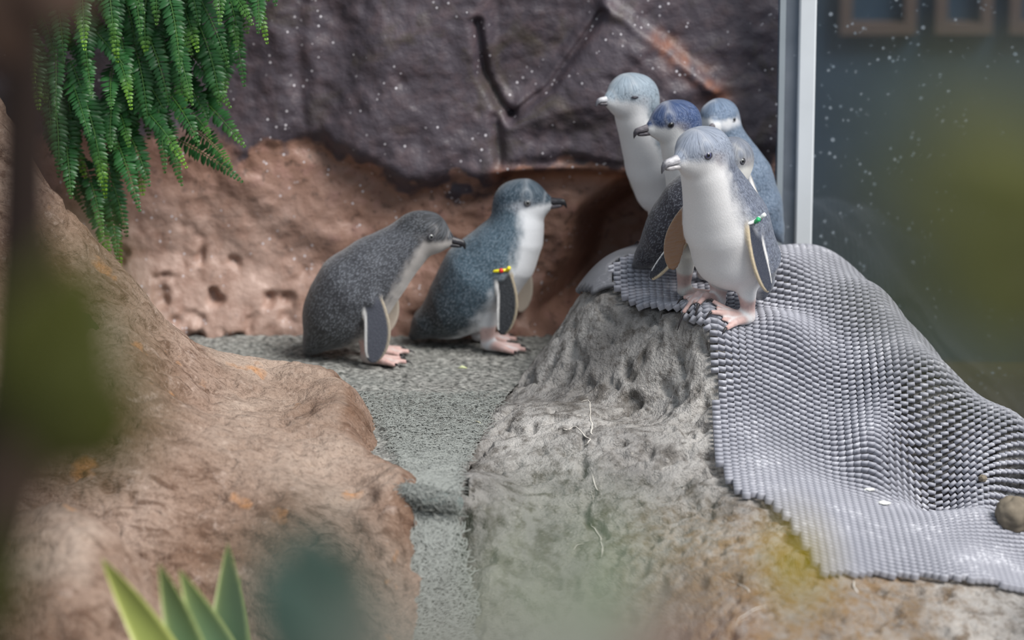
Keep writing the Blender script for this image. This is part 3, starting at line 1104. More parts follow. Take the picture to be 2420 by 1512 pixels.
    def surf_y(q, sgn):
        """lateral distance of the head surface at head-space (x, z)"""
        ys = np.linspace(0, .06, 200)
        pts = np.stack([np.full(200, q[0]), sgn * ys, np.full(200, q[1])], 1) @ HR.T + hc
        g = np.clip(np.round((pts - lo) / h).astype(int), 0, dim - 1)
        f = F[g[:, 0], g[:, 1], g[:, 2]]
        i = int(np.argmax(f > 0))
        return ys[i]

    H4 = Matrix(np.vstack([np.hstack([HR, hc[:, None]]), [0, 0, 0, 1]]).tolist())
    # bill
    bx = .046 * s * snout
    bs = s * bill_scale
    for nm, rings, mt in (('upper_bill', UP_BILL, bills[0]), ('lower_bill', LO_BILL, bills[1])):
        o = mesh_obj(nm, *ring_loft(rings), mt, root)
        o.matrix_local = H4 @ Matrix.Translation((bx, 0, -.007 * s)) @ Matrix.Rotation(R(4), 4, 'Y') @ Matrix.Scale(bs, 4)
    for sg in (1, -1):
        ex, ez = .019 * s, .0035 * s
        y = surf_y((ex, ez), sg)
        nrm = Vector((.50, sg, .18)).normalized()
        q = nrm.to_track_quat('Z', 'Y').to_matrix().to_4x4()
        pos = Matrix.Translation((ex, sg * (y - .0030), ez))
        e = mesh_obj('eye', *uv_sphere(.0058 * s, 16, 10, (1, 1, .85)), eye, root)
        e.matrix_local = H4 @ pos @ q
        if shut:
            lv, lf = uv_sphere(.0062 * s, 16, 10, (1.25, .42, .8))
            bpy.data.objects.remove(e)
            e = mesh_obj('closed_eyelid', lv, lf, M_LID, root)
            e.matrix_local = H4 @ pos @ Matrix.Rotation(R(-90 * sg), 4, 'X') @ Matrix.Rotation(R(0), 4, 'Z')
            continue
        pv, pf = uv_sphere(.0030 * s, 12, 8, (1, 1, .5))
        pu = mesh_obj('pupil', pv, pf, M_PUPIL, e); pu.location = (0, 0, .0040 * s)
        lv, lf = torus(.0056 * s, .0011 * s)
        ld = mesh_obj('eyelid', lv, lf, M_LID, e); ld.location = (0, 0, .0022 * s)
    for a, b, c in claws:
        mb_ = MB(); mb_.tube([a, b, ((np.array(b) + np.array(c)) / 2 + [0, 0, .001]), c], [.0026, .0024, .0017, .0005], 6)
        mb_.build('claw', M_CLAW, root)
    return root



def at_xy(u, Y):
    x = (u - 1210) / FPX * ((Y - CAM_Y) * CP + (CAM_Z - .2) * SP)
    return np.array([x, Y, float(zM(x, Y))])


def on_mat(u, v):
    p = hit(u, v, zM)
    return p


CREAM = (206, 194, 178)
UPRIGHT = [(-.082, .014, .007), (-.066, .042, .020), (-.036, .082, .050), (-.014, .108, .066), (-.004, .156, .066), (.008, .198, .054), (.018, .230, .044), (.024, .252, .039)]


def lean(st, k, sx=1.0, sz=1.0, sr=1.0, z0=.08):
    return [(x * sx + k * max(z - z0, 0), z * sz, r * sr) for x, z, r in st]


def head_at(st, dx, dz):
    return (st[-1][0] + dx, st[-1][1] + dz)


# the pale bird at the front, standing on the mat's edge
stD = lean(UPRIGHT, .26)
front_penguin = penguin('little_penguin', 'pale grey little penguin with a green and white flipper band on the mat edge', at_xy(1728, .010), R(-130), stD, head_at(stD, .014, .034), .041, R(-10), R(3),
        cols=dict(white=(232, 230, 230), back=(104, 110, 126), cap=(138, 146, 162), cheek=(170, 160, 160), flip=(40, 46, 62)),
        flips=[((.034, .058, .190), (.006, .086, .052), (-.05, 1, .15), .038, -1, CREAM), ((.038, -.048, .186), (.062, -.084, .080), (-.80, -.60, .1), .032, 1, (140, 106, 80))],
        feet=[((.004, .030), -.40), ((.004, -.030), -.34)], bills=(BILL_PALE, BILL_PALE_LOW), eye=M_EYE_BLUE, cap=(-.007, 1.0, .009), edge=.2, bill_scale=1.1, scale=1.01, lead_k=.9, ground=zM, alpha=[25, 35, 60, 74, 76, 70, 74, 94])

# dark-backed bird behind its shoulder, head turned back
stF = [(-.120, .030, .008), (-.095, .052, .022), (-.062, .080, .046), (-.035, .108, .062), (-.006, .150, .062), (.026, .188, .050), (.045, .212, .040), (.056, .226, .035)]
dark_penguin = penguin('little_penguin', 'black-backed little penguin stooping with its grey head turned, half hidden behind the pale one', at_xy(1650, .136), R(-27), [(x, z, r * .93) for x, z, r in stF], (.060, .243), .035, R(-96), R(8),
        cols=dict(white=(224, 222, 216), back=(44, 44, 54), cap=(112, 118, 132), cheek=(160, 150, 146), flip=(26, 28, 38)),
        flips=[((.030, -.056, .168), (-.040, -.114, .042), (-.45, -.9, .2), .034, 1, CREAM), ((.02, .050, .168), (-.02, .058, .06), (0, 1, 0), .034, -1, CREAM)],
        feet=[((.004, .032), .10), ((-.006, -.030), .05)], bills=(BILL_GREY, BILL_GREY), eye=M_EYE_GREY, lead_k=.9, scale=.96, ground=zM, cap=(-.011, .5, .006), alpha=[20, 30, 55, 64, 66, 66, 75, 90])

# blue-capped bird behind
stB = lean(UPRIGHT, .12, 1, .88, .84)
blue_penguin = penguin('little_penguin', 'little penguin with a deep blue cap and dark bill held level', at_xy(1654, .280), R(-150), stB, head_at(stB, .012, .036), .038, R(-14), R(8),
        cols=dict(white=(226, 226, 226), back=(52, 60, 76), cap=(48, 70, 112), cheek=(150, 146, 150)),
        flips=[((.010, .054, .170), (-.02, .068, .05), (.1, 1, .1), .036, -1, CREAM), ((.010, -.054, .170), (-.02, -.068, .05), (.1, -1, .1), .036, 1, CREAM)],
        bills=(BILL_GREY, BILL_GREY), cap=(-.002, 1.0, .006), bill_scale=1.05, scale=.945, ground=zM)

# tall pale bird at the back
stA = lean(UPRIGHT, .26, 1, .96, .88)
tall_penguin = penguin('little_penguin', 'tallest little penguin with pale blue-grey head, eyes shut, against the rock wall', at_xy(1570, .397), R(-142), stA, head_at(stA, .010, .036), .041, R(-3), R(-4),
        cols=dict(white=(222, 222, 224), back=(76, 96, 112), cap=(138, 152, 164), cheek=(176, 178, 184), flip=(44, 60, 78)),
        flips=[((.028, .052, .196), (-.012, .062, .050), (.35, 1, .1), .040, -1, CREAM), ((.03, -.054, .196), (.0, -.068, .06), (.1, -1, .1), .038, 1, CREAM)],
        bills=(BILL_WHITE, BILL_GREY), cap=(-.007, .9, .009), shut=True, bill_scale=.85, scale=.965, ground=zM)

# bird at the post, back to the glass
stC = lean(UPRIGHT, .12, .85, .84, .82)
back_penguin = penguin('little_penguin', 'blue-grey backed little penguin nearest the white post, face turned to the viewer', at_xy(1758, .375), R(178), stC, head_at(stC, .008, .034), .036, R(74), R(2),
        cols=dict(white=(226, 226, 228), back=(96, 112, 132), cap=(104, 122, 146), cheek=(160, 160, 166), flip=(60, 78, 98)),
        flips=[((.015, .058, .172), (-.035, .072, .045), (0, 1, .15), .040, -1, CREAM), ((.015, -.058, .172), (-.03, -.07, .05), (0, -1, .1), .038, 1, CREAM)],
        bills=(BILL_GREY, BILL_PALE_LOW), eye=M_EYE_DARK, bill_scale=.9, scale=.93, ground=zM, cap=(.004, .7, .005), patch=.2)

# the two birds on the carpet
st1 = [(-.114, .008, .008), (-.098, .030, .020), (-.072, .064, .046), (-.054, .086, .063), (-.026, .124, .068), (.011, .161, .058), (.044, .190, .045), (.066, .209, .038)]
stoop_penguin = penguin('little_penguin', 'stooping dark grey little penguin without a band on the carpet, bill pointing forward', (P(878, 852, .335)[0], .335, .003), R(-6), st1, (.093, .230), .037, R(-2), R(10),
        cols=dict(white=(186, 180, 176), back=(74, 76, 82), rump=(56, 58, 60), cap=(44, 46, 50), cheek=(112, 110, 112), flip=(70, 73, 84)), alpha=[15, 20, 36, 36, 38, 42, 52, 66],
        flips=[((.006, -.060, .140), (.020, -.074, .014), (0, -1, .12), .045, 1, CREAM), ((.006, .060, .140), (.02, .074, .03), (0, 1, .1), .040, -1, CREAM)],
        feet=[((.0, .028), .1), ((.004, -.030), -.05)], cap=(-.008, 1.3, .007), eye=M_EYE_GREY)

st2 = [(-.138, .013, .009), (-.114, .036, .024), (-.076, .056, .044), (-.046, .084, .062), (-.016, .126, .069), (.021, .167, .061), (.043, .202, .049), (.050, .228, .041)]
band_penguin = penguin('little_penguin', 'upright teal-black little penguin with a yellow and red flipper band on the carpet', (P(1158, 822, .42)[0], .42, .003), R(-10), st2, (.055, .265), .039, R(-2), R(-6),
        cols=dict(white=(216, 218, 222), back=(74, 94, 108), rump=(26, 38, 44), cap=(42, 62, 76), cheek=(168, 172, 180), flip=(24, 28, 32)), alpha=[15, 22, 40, 50, 58, 64, 72, 84],
        flips=[((.028, -.056, .165), (.044, -.080, .045), (.1, -1, .12), .036, 1, CREAM), ((.028, .056, .165), (.05, .08, .05), (0, 1, .1), .036, -1, CREAM)],
        feet=[((-.02, .028), .1), ((.008, -.030), -.05)], patch=.8, cap=(-.006, 1.0, .007), eye=M_EYE_GREY, bills=(BILL_DARK, BILL_GREY))

# ------------------------------------------------------------------ flipper bands
def band_mat(n, c): return plain(n, c, .3, .5, .1, 100)


M_GREEN, M_WHITEP, M_YEL, M_RED = band_mat('green_plastic', L4(48, 176, 110)), band_mat('white_plastic', L4(232, 232, 232)), band_mat('yellow_plastic', L4(236, 222, 40)), band_mat('red_plastic', L4(214, 44, 36))


def wing_band(root, o, t, n, w, frac, m_ring, m_bead, tails):
    """ring round the flipper, a bead, and a short cable tail"""
    o, t = Vector(o), Vector(t)
    ax = (t - o).normalized()
    n = Vector(n); n = (n - n.dot(ax) * ax).normalized()
    c = o + (t - o) * frac
    bx = n.cross(ax)
    M = Matrix((bx.to_4d(), n.to_4d(), (-ax).to_4d(), (0, 0, 0, 1))).transposed()
    M.translation = c
    M[3][0] = M[3][1] = M[3][2] = 0; M[3][3] = 1
    v, f = torus(1.0, .0030, 28, 8)
    hw, ht = w * .40, .0095
    vv = []
    for x, y, z in v:
        r = math.hypot(x, y); k = (r - 1)
        ux, uy = x / r, y / r
        vv.append((ux * (hw + k), uy * (ht + k), z))
    b = mesh_obj('wing_band', vv, f, m_ring, root); b.matrix_local = M
    bv, bf = uv_sphere(.0042, 12, 8)
    bd = mesh_obj('bead', bv, bf, m_bead, b); bd.location = (hw * .15, ht + .0015, 0)
    for x, y, m in tails:
        mb = MB(); mb.tube([(x, y, -.001), (x * 1.15, y + .006, .002), (x * 1.3, y + .010, .004)], [.0036, .0036, .0032], 8)
        mb.build('cable_end', m, b)


wing_band(front_penguin, (.034, .058, .190), (.006, .086, .052), (-.05, 1, .15), .038, .13, M_WHITEP, M_GREEN, [(-.006, .010, M_GREEN), (.012, .008, M_WHITEP)])
wing_band(band_penguin, (.028, -.056, .165), (.044, -.080, .045), (.1, -1, .12), .036, .10, M_YEL, M_RED, [(.013, .004, M_YEL)])

# ------------------------------------------------------------------ white post and glass panes at the right
M_POST = plain('white_painted_metal', L4(214, 218, 222), .4, .5, .06, 20)


def mat_glass(name, tint, dirt, haze):
    t = NT(name)
    c = t.coord()
    n = t.noise(c, 6, 4, .6)
    vd = t.voro(c, 60)
    vd2 = t.voro(c, 24)
    sp = t.math('MULTIPLY', t.ramp(vd, [(.08, 1), (.28, 0)]), t.ramp(t.noise(c, 22, 3), [(.50, 0), (.62, 1)]))
    sp2 = t.math('MULTIPLY', t.ramp(vd2, [(.05, 1), (.13, 0)]), t.ramp(t.noise(c, 9, 2), [(.5, 0), (.56, 1)]))
    sp = t.math('MULTIPLY', t.math('MAXIMUM', sp, sp2), .5)
    fac = t.math('MAXIMUM', sp, t.math('MULTIPLY', n, haze), clamp=True)
    tr = t.n('ShaderNodeBsdfTransparent', i_Color=tint)
    gl = t.n('ShaderNodeBsdfGlossy', i_Color=(1, 1, 1, 1), i_Roughness=.06)
    df = t.n('ShaderNodeBsdfDiffuse', i_Color=dirt)
    m1 = t.n('ShaderNodeMixShader', i_0=.05)
    t.lk(tr.outputs[0], m1.inputs[1]); t.lk(gl.outputs[0], m1.inputs[2])
    m2 = t.n('ShaderNodeMixShader', i_0=fac)
    t.lk(m1.outputs[0], m2.inputs[1]); t.lk(df.outputs[0], m2.inputs[2])
    t.lk(m2.outputs[0], t.out.inputs['Surface'])
    return t.m


M_GLASS = mat_glass('spotted_glass', (.86, .9, .92, 1), L4(170, 180, 190), .05)
M_GLASS2 = mat_glass('hazy_glass', (.8, .83, .86, 1), L4(170, 176, 186), .55)
M_GEDGE = plain('glass_edge_strip', L4(150, 158, 164), .3, .5, .1, 20)
px = MB(); px.box(.499, .529, .432, .462, -.52, 1.1, .003)
post = px.build('post', M_POST, None, False)
tag(post, 'slim white metal post standing behind the mat between two panes', 'post')
gp = MB(); gp.box(.5292, 1.75, .443, .451, -.52, 1.1)
tag(gp.build('glass_pane', M_GLASS, None, False), 'wide dark glass pane speckled with dried drops', 'glass pane')
gp = MB(); gp.box(.476, .4988, .443, .451, -.52, 1.1)
tag(gp.build('glass_pane', M_GLASS2, None, False), 'narrow hazy glass strip between rock wall and white post', 'glass pane')
gp = MB(); gp.box(.466, .476, .438, .456, -.52, 1.1)
tag(gp.build('edge_trim', M_GEDGE, None, False), 'thin grey sealing strip along the end of the rock wall', 'trim')

# what lies behind the glass: hall wall coloured dark to look unlit, brown timber frames
def mat_hall():
    t = NT('unlit_teal_wall')
    c = t.coord()
    n = t.noise(c, 1.6, 3, .5)
    col = t.mix(t.ramp(n, [(.35, 0), (.65, 1)]), L4(40, 48, 60), L4(44, 66, 84))
    t.base(col, .7, .2)
    return t.m


M_HALL = mat_hall()
M_TIMBER = plain('brown_timber', L4(92, 74, 66), .6, .3, .2, 8)
M_HEDGE = plain('olive_hedge_leaf', L4(72, 78, 40), .7, .2, .35, 10)
hb = MB(); hb.box(-2.6, 4.2, 2.20, 2.30, -.52, 2.6)
hall = hb.build('wall_beyond', M_HALL, None, False); hall['kind'] = 'structure'
for i, (u0, u1) in enumerate(((1985, 2165), (2210, 2345), (2385, 2520))):
    a, b = P(u0, 82, 2.17), P(u1, 82, 2.17)
    r = empty('timber_frame', (float((a[0] + b[0]) / 2), 2.185, float(a[2])))
    tag(r, ['brown timber window frame nearest the white post, behind the glass', 'brown timber window frame in the middle of the row behind the glass', 'brown timber window frame farthest from the white post behind the glass'][i], 'frame', 'timber frames behind the glass')
    w, hgt, bw = float(b[0] - a[0]), .45, .026
    for nm, bx in (('sill', (-w / 2, w / 2, -.02, .02, 0, bw)), ('jamb', (-w / 2, -w / 2 + bw, -.02, .02, bw, hgt)), ('jamb', (w / 2 - bw, w / 2, -.02, .02, bw, hgt)), ('head_rail', (-w / 2, w / 2, -.02, .02, hgt, hgt + bw))):
        m = MB(); m.box(*bx); m.build(nm, M_TIMBER, r, False)

# ------------------------------------------------------------------ leaf builders
def mat_leaf(name, c0, c1, tipc=None, rough=.4, trans=.25):
    t = NT(name)
    c = t.coord()
    n = t.noise(t.n('ShaderNodeNewGeometry').outputs['Position'], 18, 3, .6)
    col = t.mix(n, c0, c1)
    if tipc is not None: col = t.mix(t.attr('tip'), col, tipc)
    t.base(col, rough, .45)
    t.b.inputs['Transmission Weight'].default_value = 0
    tl = t.n('ShaderNodeBsdfTranslucent', i_Color=col)
    mx = t.n('ShaderNodeMixShader', i_0=trans)
    t.lk(t.b.outputs[0], mx.inputs[1]); t.lk(tl.outputs[0], mx.inputs[2]); t.lk(mx.outputs[0], t.out.inputs['Surface'])
    return t.m


M_FERN = mat_leaf('fern_green', L4(20, 62, 30), L4(58, 112, 58), L4(128, 176, 52))
M_FERN_STEM = plain('fern_midrib', L4(64, 104, 46), .5, .3, .2, 60)
M_FERN_ROOT = plain('fern_crown', L4(40, 42, 26), .9, .1, .4, 60)


def frond_mesh(pts, length, lw):
    """pinnae in pairs along a rachis; returns verts, faces, tip mask"""
    pts = np.array(pts)
    seg = np.linalg.norm(np.diff(pts, axis=0), axis=1); arc = np.concatenate([[0], np.cumsum(seg)])
    tot = arc[-1]
    n = max(10, int(tot / .0072))
    V, F, T = [], [], []
    view = np.array([0, -CP, SP])
    for i in range(n):
        f = (i + .6) / n
        s = f * tot
        p = np.array([np.interp(s, arc, pts[:, k]) for k in range(3)])
        p2 = np.array([np.interp(min(s + .006, tot), arc, pts[:, k]) for k in range(3)]); p1 = np.array([np.interp(max(s - .006, 0), arc, pts[:, k]) for k in range(3)])
        t = (p2 - p1) / max(np.linalg.norm(p2 - p1), 1e-9)
        nn = view - (view @ t) * t; nn /= np.linalg.norm(nn)
        side = np.cross(t, nn)
        prof = min(1, .35 + f * 4) * (1 - max(0, (f - .45) / .55) ** 1.4) * .9 + .12
        for sg in (1, -1):
            ln = length * prof * random.uniform(.85, 1.1)
            w = lw * (.55 + .45 * prof)
            d = side * sg + t * (.28 + .35 * f) + nn * random.uniform(-.25, .35)
            d /= np.linalg.norm(d)
            up = nn + side * random.uniform(-.5, .5) + t * random.uniform(-.3, .3); up = up - (up @ d) * d; up /= np.linalg.norm(up)
            ac = np.cross(up, d)
            o = len(V)
            q = [p + d * .0006, p + d * ln * .30 + ac * w * .5 - up * w * .12, p + d * ln * .34 + up * w * .10, p + d * ln * .30 - ac * w * .5 - up * w * .12,
                 p + d * ln * .72 + ac * w * .40 - up * ln * .10, p + d * ln * .74 - up * ln * .03, p + d * ln * .72 - ac * w * .40 - up * ln * .10, p + d * ln - up * ln * .16]
            V += q
            F += [(o, o + 1, o + 2), (o, o + 2, o + 3), (o + 1, o + 4, o + 5, o + 2), (o + 2, o + 5, o + 6, o + 3), (o + 4, o + 7, o + 5), (o + 5, o + 7, o + 6)]
            T += [max(0, (f - .62) / .38) ** 1.5] * 8
    return V, F, T


def build_fern():
    rng = random.Random(21)
    man = [((600, -150), (652, 15)), ((560, -130), (632, 105)), ((515, -90), (578, 205)), ((470, -120), (598, 60)), ((455, -30), (540, 160)), ((425, 100), (545, 256)), ((440, 200), (580, 348)),
           ((420, 330), (574, 431)), ((430, 290), (548, 396)), ((280, 205), (442, 398)), ((335, 190), (430, 440)), ((375, -80), (425, 172)), ((300, -70), (332, 82)), ((190, 40), (318, 190)),
           ((193, 80), (217, 232)), ((150, 140), (214, 330)), ((270, 150), (264, 258)), ((255, 280), (331, 500)), ((285, 285), (352, 441)), ((300, 300), (338, 462)), ((165, 140), (250, 470)),
           ((235, 255), (285, 640)), ((200, 420), (262, 622)), ((190, 370), (242, 560)), ((240, 440), (276, 612)), ((150, 290), (168, 470)), ((120, 190), (138, 420)), ((205, 210), (235, 440)),
           ((340, 60), (400, 250)), ((400, 40), (455, 250)), ((470, 60), (520, 250)), ((355, 150), (390, 410)), ((360, 250), (425, 400)), ((310, 80), (350, 300)), ((240, 60), (310, 260)),
           ((520, -40), (560, 120)), ((580, -120), (610, 80)), ((90, 120), (120, 330)), ((60, 60), (90, 260)), ((120, -60), (150, 150)), ((190, -90), (200, 120)), ((250, -90), (270, 100)),
           ((420, -140), (470, 60)), ((500, -160), (520, 60)), ((350, -120), (370, 60)), ((380, 200), (470, 345)), ((415, 240), (500, 330)), ((225, 330), (300, 560))]
    env = [(60, -60), (640, -60), (640, 60), (560, 190), (520, 280), (500, 350), (430, 390), (345, 400), (320, 470), (280, 600), (215, 540), (130, 380), (70, 200)]
    while len(man) < 128:
        ut, vt = rng.uniform(60, 640), rng.uniform(0, 600)
        if not inside(np.array(ut), np.array(vt), env): continue
        ln = rng.uniform(130, 240); a = R(rng.uniform(-8, 34))
        man.append(((ut - ln * math.sin(a), vt - ln * math.cos(a)), (ut, vt)))
    c = P(330, -150, .40)
    root = empty('hanging_fern', tuple(c))
    tag(root, 'lush green fern with long drooping fronds hanging on the rock wall', 'fern')
    for i, ((ur, vr), (ut, vt)) in enumerate(man):
        man_ = i < 48
        yr = rng.uniform(.34, .40); yt = rng.uniform(.20, .30) if man_ else rng.uniform(.27, .36)
        A, B = P(ur, vr, yr), P(ut, vt, yt)
        L = np.linalg.norm(B - A)
        mid = (A + B) / 2 + np.array([.16 * L * (1 if ut > ur else -1) * rng.uniform(.1, .6), -.20 * L, .10 * L])
        ts = np.linspace(0, 1, 14)[:, None]
        pts = (1 - ts) ** 2 * A + 2 * ts * (1 - ts) * mid + ts ** 2 * B - c
        V, F, T = frond_mesh(pts, rng.uniform(.0185, .0235), .0078)
        T = np.array(T) * rng.choice([.05, .15, .4, 1.0])
        o = mesh_obj('frond', V, F, M_FERN, root, True, {'tip': T})
        mb = MB(); mb.tube(pts, np.linspace(.0013, .0005, 14), 4); mb.build('midrib', M_FERN_STEM, o)
    v, f = uv_sphere(.09, 20, 12, (2.2, .55, .8))
    v = [tuple(np.array(p) * (1 + .2 * math.sin(37 * p[0] + 51 * p[2]))) for p in v]
    cr = mesh_obj('crown', v, f, M_FERN_ROOT, root); cr.location = (0, .06, .02)


build_fern()

# ------------------------------------------------------------------ coarse fibre mat hanging over the ledge, its rolled edge, carpet fibres
M_FIBRE = plain('grey_fibre', L4(146, 149, 145), .6, .3, .2, 20)
M_ROLL = plain('twisted_fibre_roll', L4(104, 112, 110), .9, .1, .45, 90)
M_FIBRE_BACK = plain('dark_fibre_backing', L4(46, 49, 46), .9, .1, .3, 60)


def curls(n, point, nrm, rad, r0=.0006, seed=5, pitch=(.006, .012)):
    """curly strands lying on a surface: point(a, b) -> xyz; one joined mesh"""
    rg = np.random.default_rng(seed)
    V, F = [], []
    K = 9
    for i in range(n):
        a, b = rg.random(2)
        c = point(a, b)
        N = nrm(a, b)
        t1 = np.cross(N, [.3, .5, .8]); t1 /= np.linalg.norm(t1); t2 = np.cross(N, t1)
        ph, R_ = rg.random() * 6.28, rg.uniform(*pitch)
        sweep = rg.uniform(2.6, 5.8)
        dr = rg.normal(size=2) * .0025
        base = len(V)
        pts = []
        for k in range(K):
            g = ph + sweep * k / (K - 1)
            pts.append(c + t1 * (R_ * math.cos(g) + dr[0] * k / 2) + t2 * (R_ * math.sin(g) + dr[1] * k / 2) + N * (rad * (.3 + .7 * math.sin(math.pi * k / (K - 1)))))
        for k in range(K):
            d = pts[min(k + 1, K - 1)] - pts[max(k - 1, 0)]; d /= np.linalg.norm(d)
            s1 = np.cross(d, N); s1 /= np.linalg.norm(s1) + 1e-9
            s2 = np.cross(d, s1)
            for m in range(3):
                an = 2.094 * m
                V.append(pts[k] + (s1 * math.cos(an) + s2 * math.sin(an)) * r0)
        for k in range(K - 1):
            for m in range(3):
                F.append((base + 3 * k + m, base + 3 * k + (m + 1) % 3, base + 3 * k + 3 + (m + 1) % 3, base + 3 * k + 3 + m))
    return np.array(V), np.array(F)


HV = np.array([1172, 1200, 1240, 1300, 1400, 1450, 1512, 1640]); HY = np.array([-.428, -.447, -.462, -.490, -.530, -.550, -.572, -.615])
HL = np.array([962, 962, 958, 952, 940, 934, 928, 925]); HRR = np.array([1068, 1068, 1078, 1092, 1110, 1136, 1132, 1120])


def hang(a, b):
    v = 1172 + (1640 - 1172) * b
    l, r = np.interp(v, HV, HL), np.interp(v, HV, HRR)
    return P(l + (r - l) * a, v, np.interp(v, HV, HY))


def hang_n(a, b):
    e = .01
    n = np.cross(hang(a + e, b) - hang(a - e, b), hang(a, b - e) - hang(a, b + e))
    n = n / np.linalg.norm(n)
    return n if n[1] < 0 else -n


G = np.array([[hang(a, b) + np.array([0, .004 * math.sin(9 * a + 7 * b), 0]) for a in np.linspace(0, 1, 20)] for b in np.linspace(0, 1, 50)])
fm = empty('fibre_mat', tuple(hang(.5, .3)))
tag(fm, 'coarse grey fibre mat hanging over the ledge between the two rocks', 'mat')
off = np.array(fm.location)
bk = mesh_obj('backing', (G - off).reshape(-1, 3), grid_faces(20, 50), M_FIBRE_BACK, fm)
V, F = curls(2600, lambda a, b: hang(a, b * .86) - off, lambda a, b: hang_n(a, b * .86), .008, .0010, 5, (.0035, .0085))
o = mesh_obj('fibre', V, F, M_FIBRE, fm); o['kind'] = 'stuff'
# rolled edge
rp = [P(u, v, Y) for u, v, Y in ((950, 1168, -.440), (975, 1172, -.446), (1000, 1178, -.450), (1030, 1184, -.452), (1060, 1190, -.450), (1080, 1194, -.444))]
rt = np.linspace(0, 1, 40)
cp = np.stack([np.interp(rt, np.linspace(0, 1, len(rp)), np.array(rp)[:, k]) for k in range(3)], 1) - off
mb = MB(); mb.tube(cp + np.stack([0 * rt, .002 * np.sin(rt * 40), .0015 * np.sin(rt * 55 + 1)], 1), .0145 + .0022 * np.sin(rt * 47), 12)
mb.build('rolled_edge', M_ROLL, fm)


def roll_pt(a, b):
    c = np.array([np.interp(a, rt, cp[:, k]) for k in range(3)])
    an = b * 6.283
    return c + np.array([0, math.cos(an), math.sin(an)]) * .0150


V, F = curls(700, roll_pt, lambda a, b: np.array([0.01, math.cos(b * 6.283), math.sin(b * 6.283)]), .002, .0006, 8, (.003, .007))
o = mesh_obj('roll_fibre', V, F, M_FIBRE, fm); o['kind'] = 'stuff'


def carpet_pt(a, b):
    y = -.43 + .55 * b ** 1.7
    x0, x1 = np.interp(y, [-.43, -.3, -.1, .1], [-.165, -.175, -.21, -.28]), np.interp(y, [-.43, -.31, -.1, .1], [-.09, -.085, -.05, -.01])
    return np.array([x0 + (x1 - x0) * a, y, .001])


V, F = curls(5200, carpet_pt, lambda a, b: np.array([.02, .0, 1.0]), .0045, .0006, 9, (.003, .007))
o = mesh_obj('carpet_loops', V, F, M_FIBRE, floor); o['kind'] = 'stuff'

# ------------------------------------------------------------------ surface bits found by casting a sight line on the built meshes
from mathutils.bvhtree import BVHTree


def bvh(o):
    me = o.data
    M = o.matrix_world if o.parent is None else Matrix.Translation(o.parent.location)
    return BVHTree.FromPolygons([M @ v.co for v in me.vertices], [tuple(p.vertices) for p in me.polygons])


BV_R, BV_L = bvh(boulder), bvh(arm_rock)


def cast(u, v, tree):
    a, b = (u - 1210) / FPX, (756 - v) / FPX
    d = Vector((a, CP + b * SP, -SP + b * CP)).normalized()
    loc, nrm, idx, dist = tree.ray_cast(Vector((0, CAM_Y, CAM_Z)), d)
    return loc, nrm


M_VEIN = plain('white_mineral_vein', L4(206, 200, 192), .7, .3, .2, 120)
for line, w in (([(1372, 948), (1391, 944), (1396, 965), (1394, 990), (1400, 1005), (1398, 1025), (1403, 1030)], .0013), ([(1328, 1017), (1345, 1013), (1362, 1007), (1378, 1024), (1396, 1038), (1388, 1048), (1374, 1058)], .0015),
                ([(1402, 1122), (1408, 1150), (1416, 1166)], .0011), ([(1396, 1158), (1402, 1180), (1397, 1198)], .0012), ([(1393, 1230), (1404, 1248), (1421, 1272), (1424, 1300), (1422, 1322)], .0014),
                ([(1718, 1368), (1745, 1378), (1768, 1392), (1772, 1402)], .0014), ([(1812, 1432), (1780, 1440), (1748, 1462), (1738, 1480)], .0014), ([(2010, 1352), (2020, 1385), (2040, 1420)], .0014), ([(1350, 1310), (1362, 1285), (1385, 1280)], .0009)):
    pts = []
    for (a, b), (c_, d_) in zip(line[:-1], line[1:]):
        for k in range(3):
            u, v = a + (c_ - a) * k / 3 + random.uniform(-2, 2), b + (d_ - b) * k / 3 + random.uniform(-2, 2)
            p, n = cast(u, v, BV_R)
            if p is not None: pts.append(p + n * .0004)
    if len(pts) > 3:
        mb = MB(); mb.tube(pts, [w * (.5 + random.random() * .7) * (1 if 0 < i < len(pts) - 1 else .3) for i in range(len(pts))], 5, True, .6)
        mb.build('mineral_vein', M_VEIN, boulder)


def pebble(name, label, cat, loc, r, mat, sc=(1, 1, .8), seed=1, bump=.18, fr=3.0):
    v, f = uv_sphere(1.0, 36, 24)
    v = np.array(v)
    d = 1 + bump * fbm(v[:, 0] * fr, v[:, 1] * fr, v[:, 2] * fr, seed, 4)
    v = v * d[:, None] * r * np.array(sc)
    o = mesh_obj(name, v, f, mat)
    o.location = loc
    return tag(o, label, cat)


M_PEB = plain('brown_pebble', L4(122, 112, 98), .8, .25, .45, 60)
q = hit(2398, 1252, zM)
pebble('pebble', 'rough brown stone resting on the rubber mat', 'stone', (q[0] + .004, q[1] + .018, q[2] + .020), .033, M_PEB, (1.0, .95, .92), 4, .22, 2.5)
q = hit(2322, 1134, zM)
pebble('stone_chip', 'tiny tan stone chip caught on the rubber mat', 'stone', (q[0], q[1], q[2] + .003), .0065, M_PEB, (1, 1, .9), 6, .4, 3)
M_DROP = plain('white_dropping', L4(226, 226, 220), .7, .3, .1, 100)
for i, (u, v, r, lb) in enumerate(((2088, 1190, .009, 'larger white bird dropping on the lower fold of the mat'), (2055, 1158, .007, 'smaller chalky bird dropping above the larger one on the mat'))):
    q = hit(u, v, zM)
    pebble('bird_dropping', lb, 'dropping', (q[0], q[1], q[2] + .001), r, M_DROP, (1.2, .7, .35), 11 + i, .35, 2.2)
M_BIT = plain('pale_leaf_scrap', L4(200, 206, 160), .6, .3, .2, 60)
q = floor_pt(1092, 876)
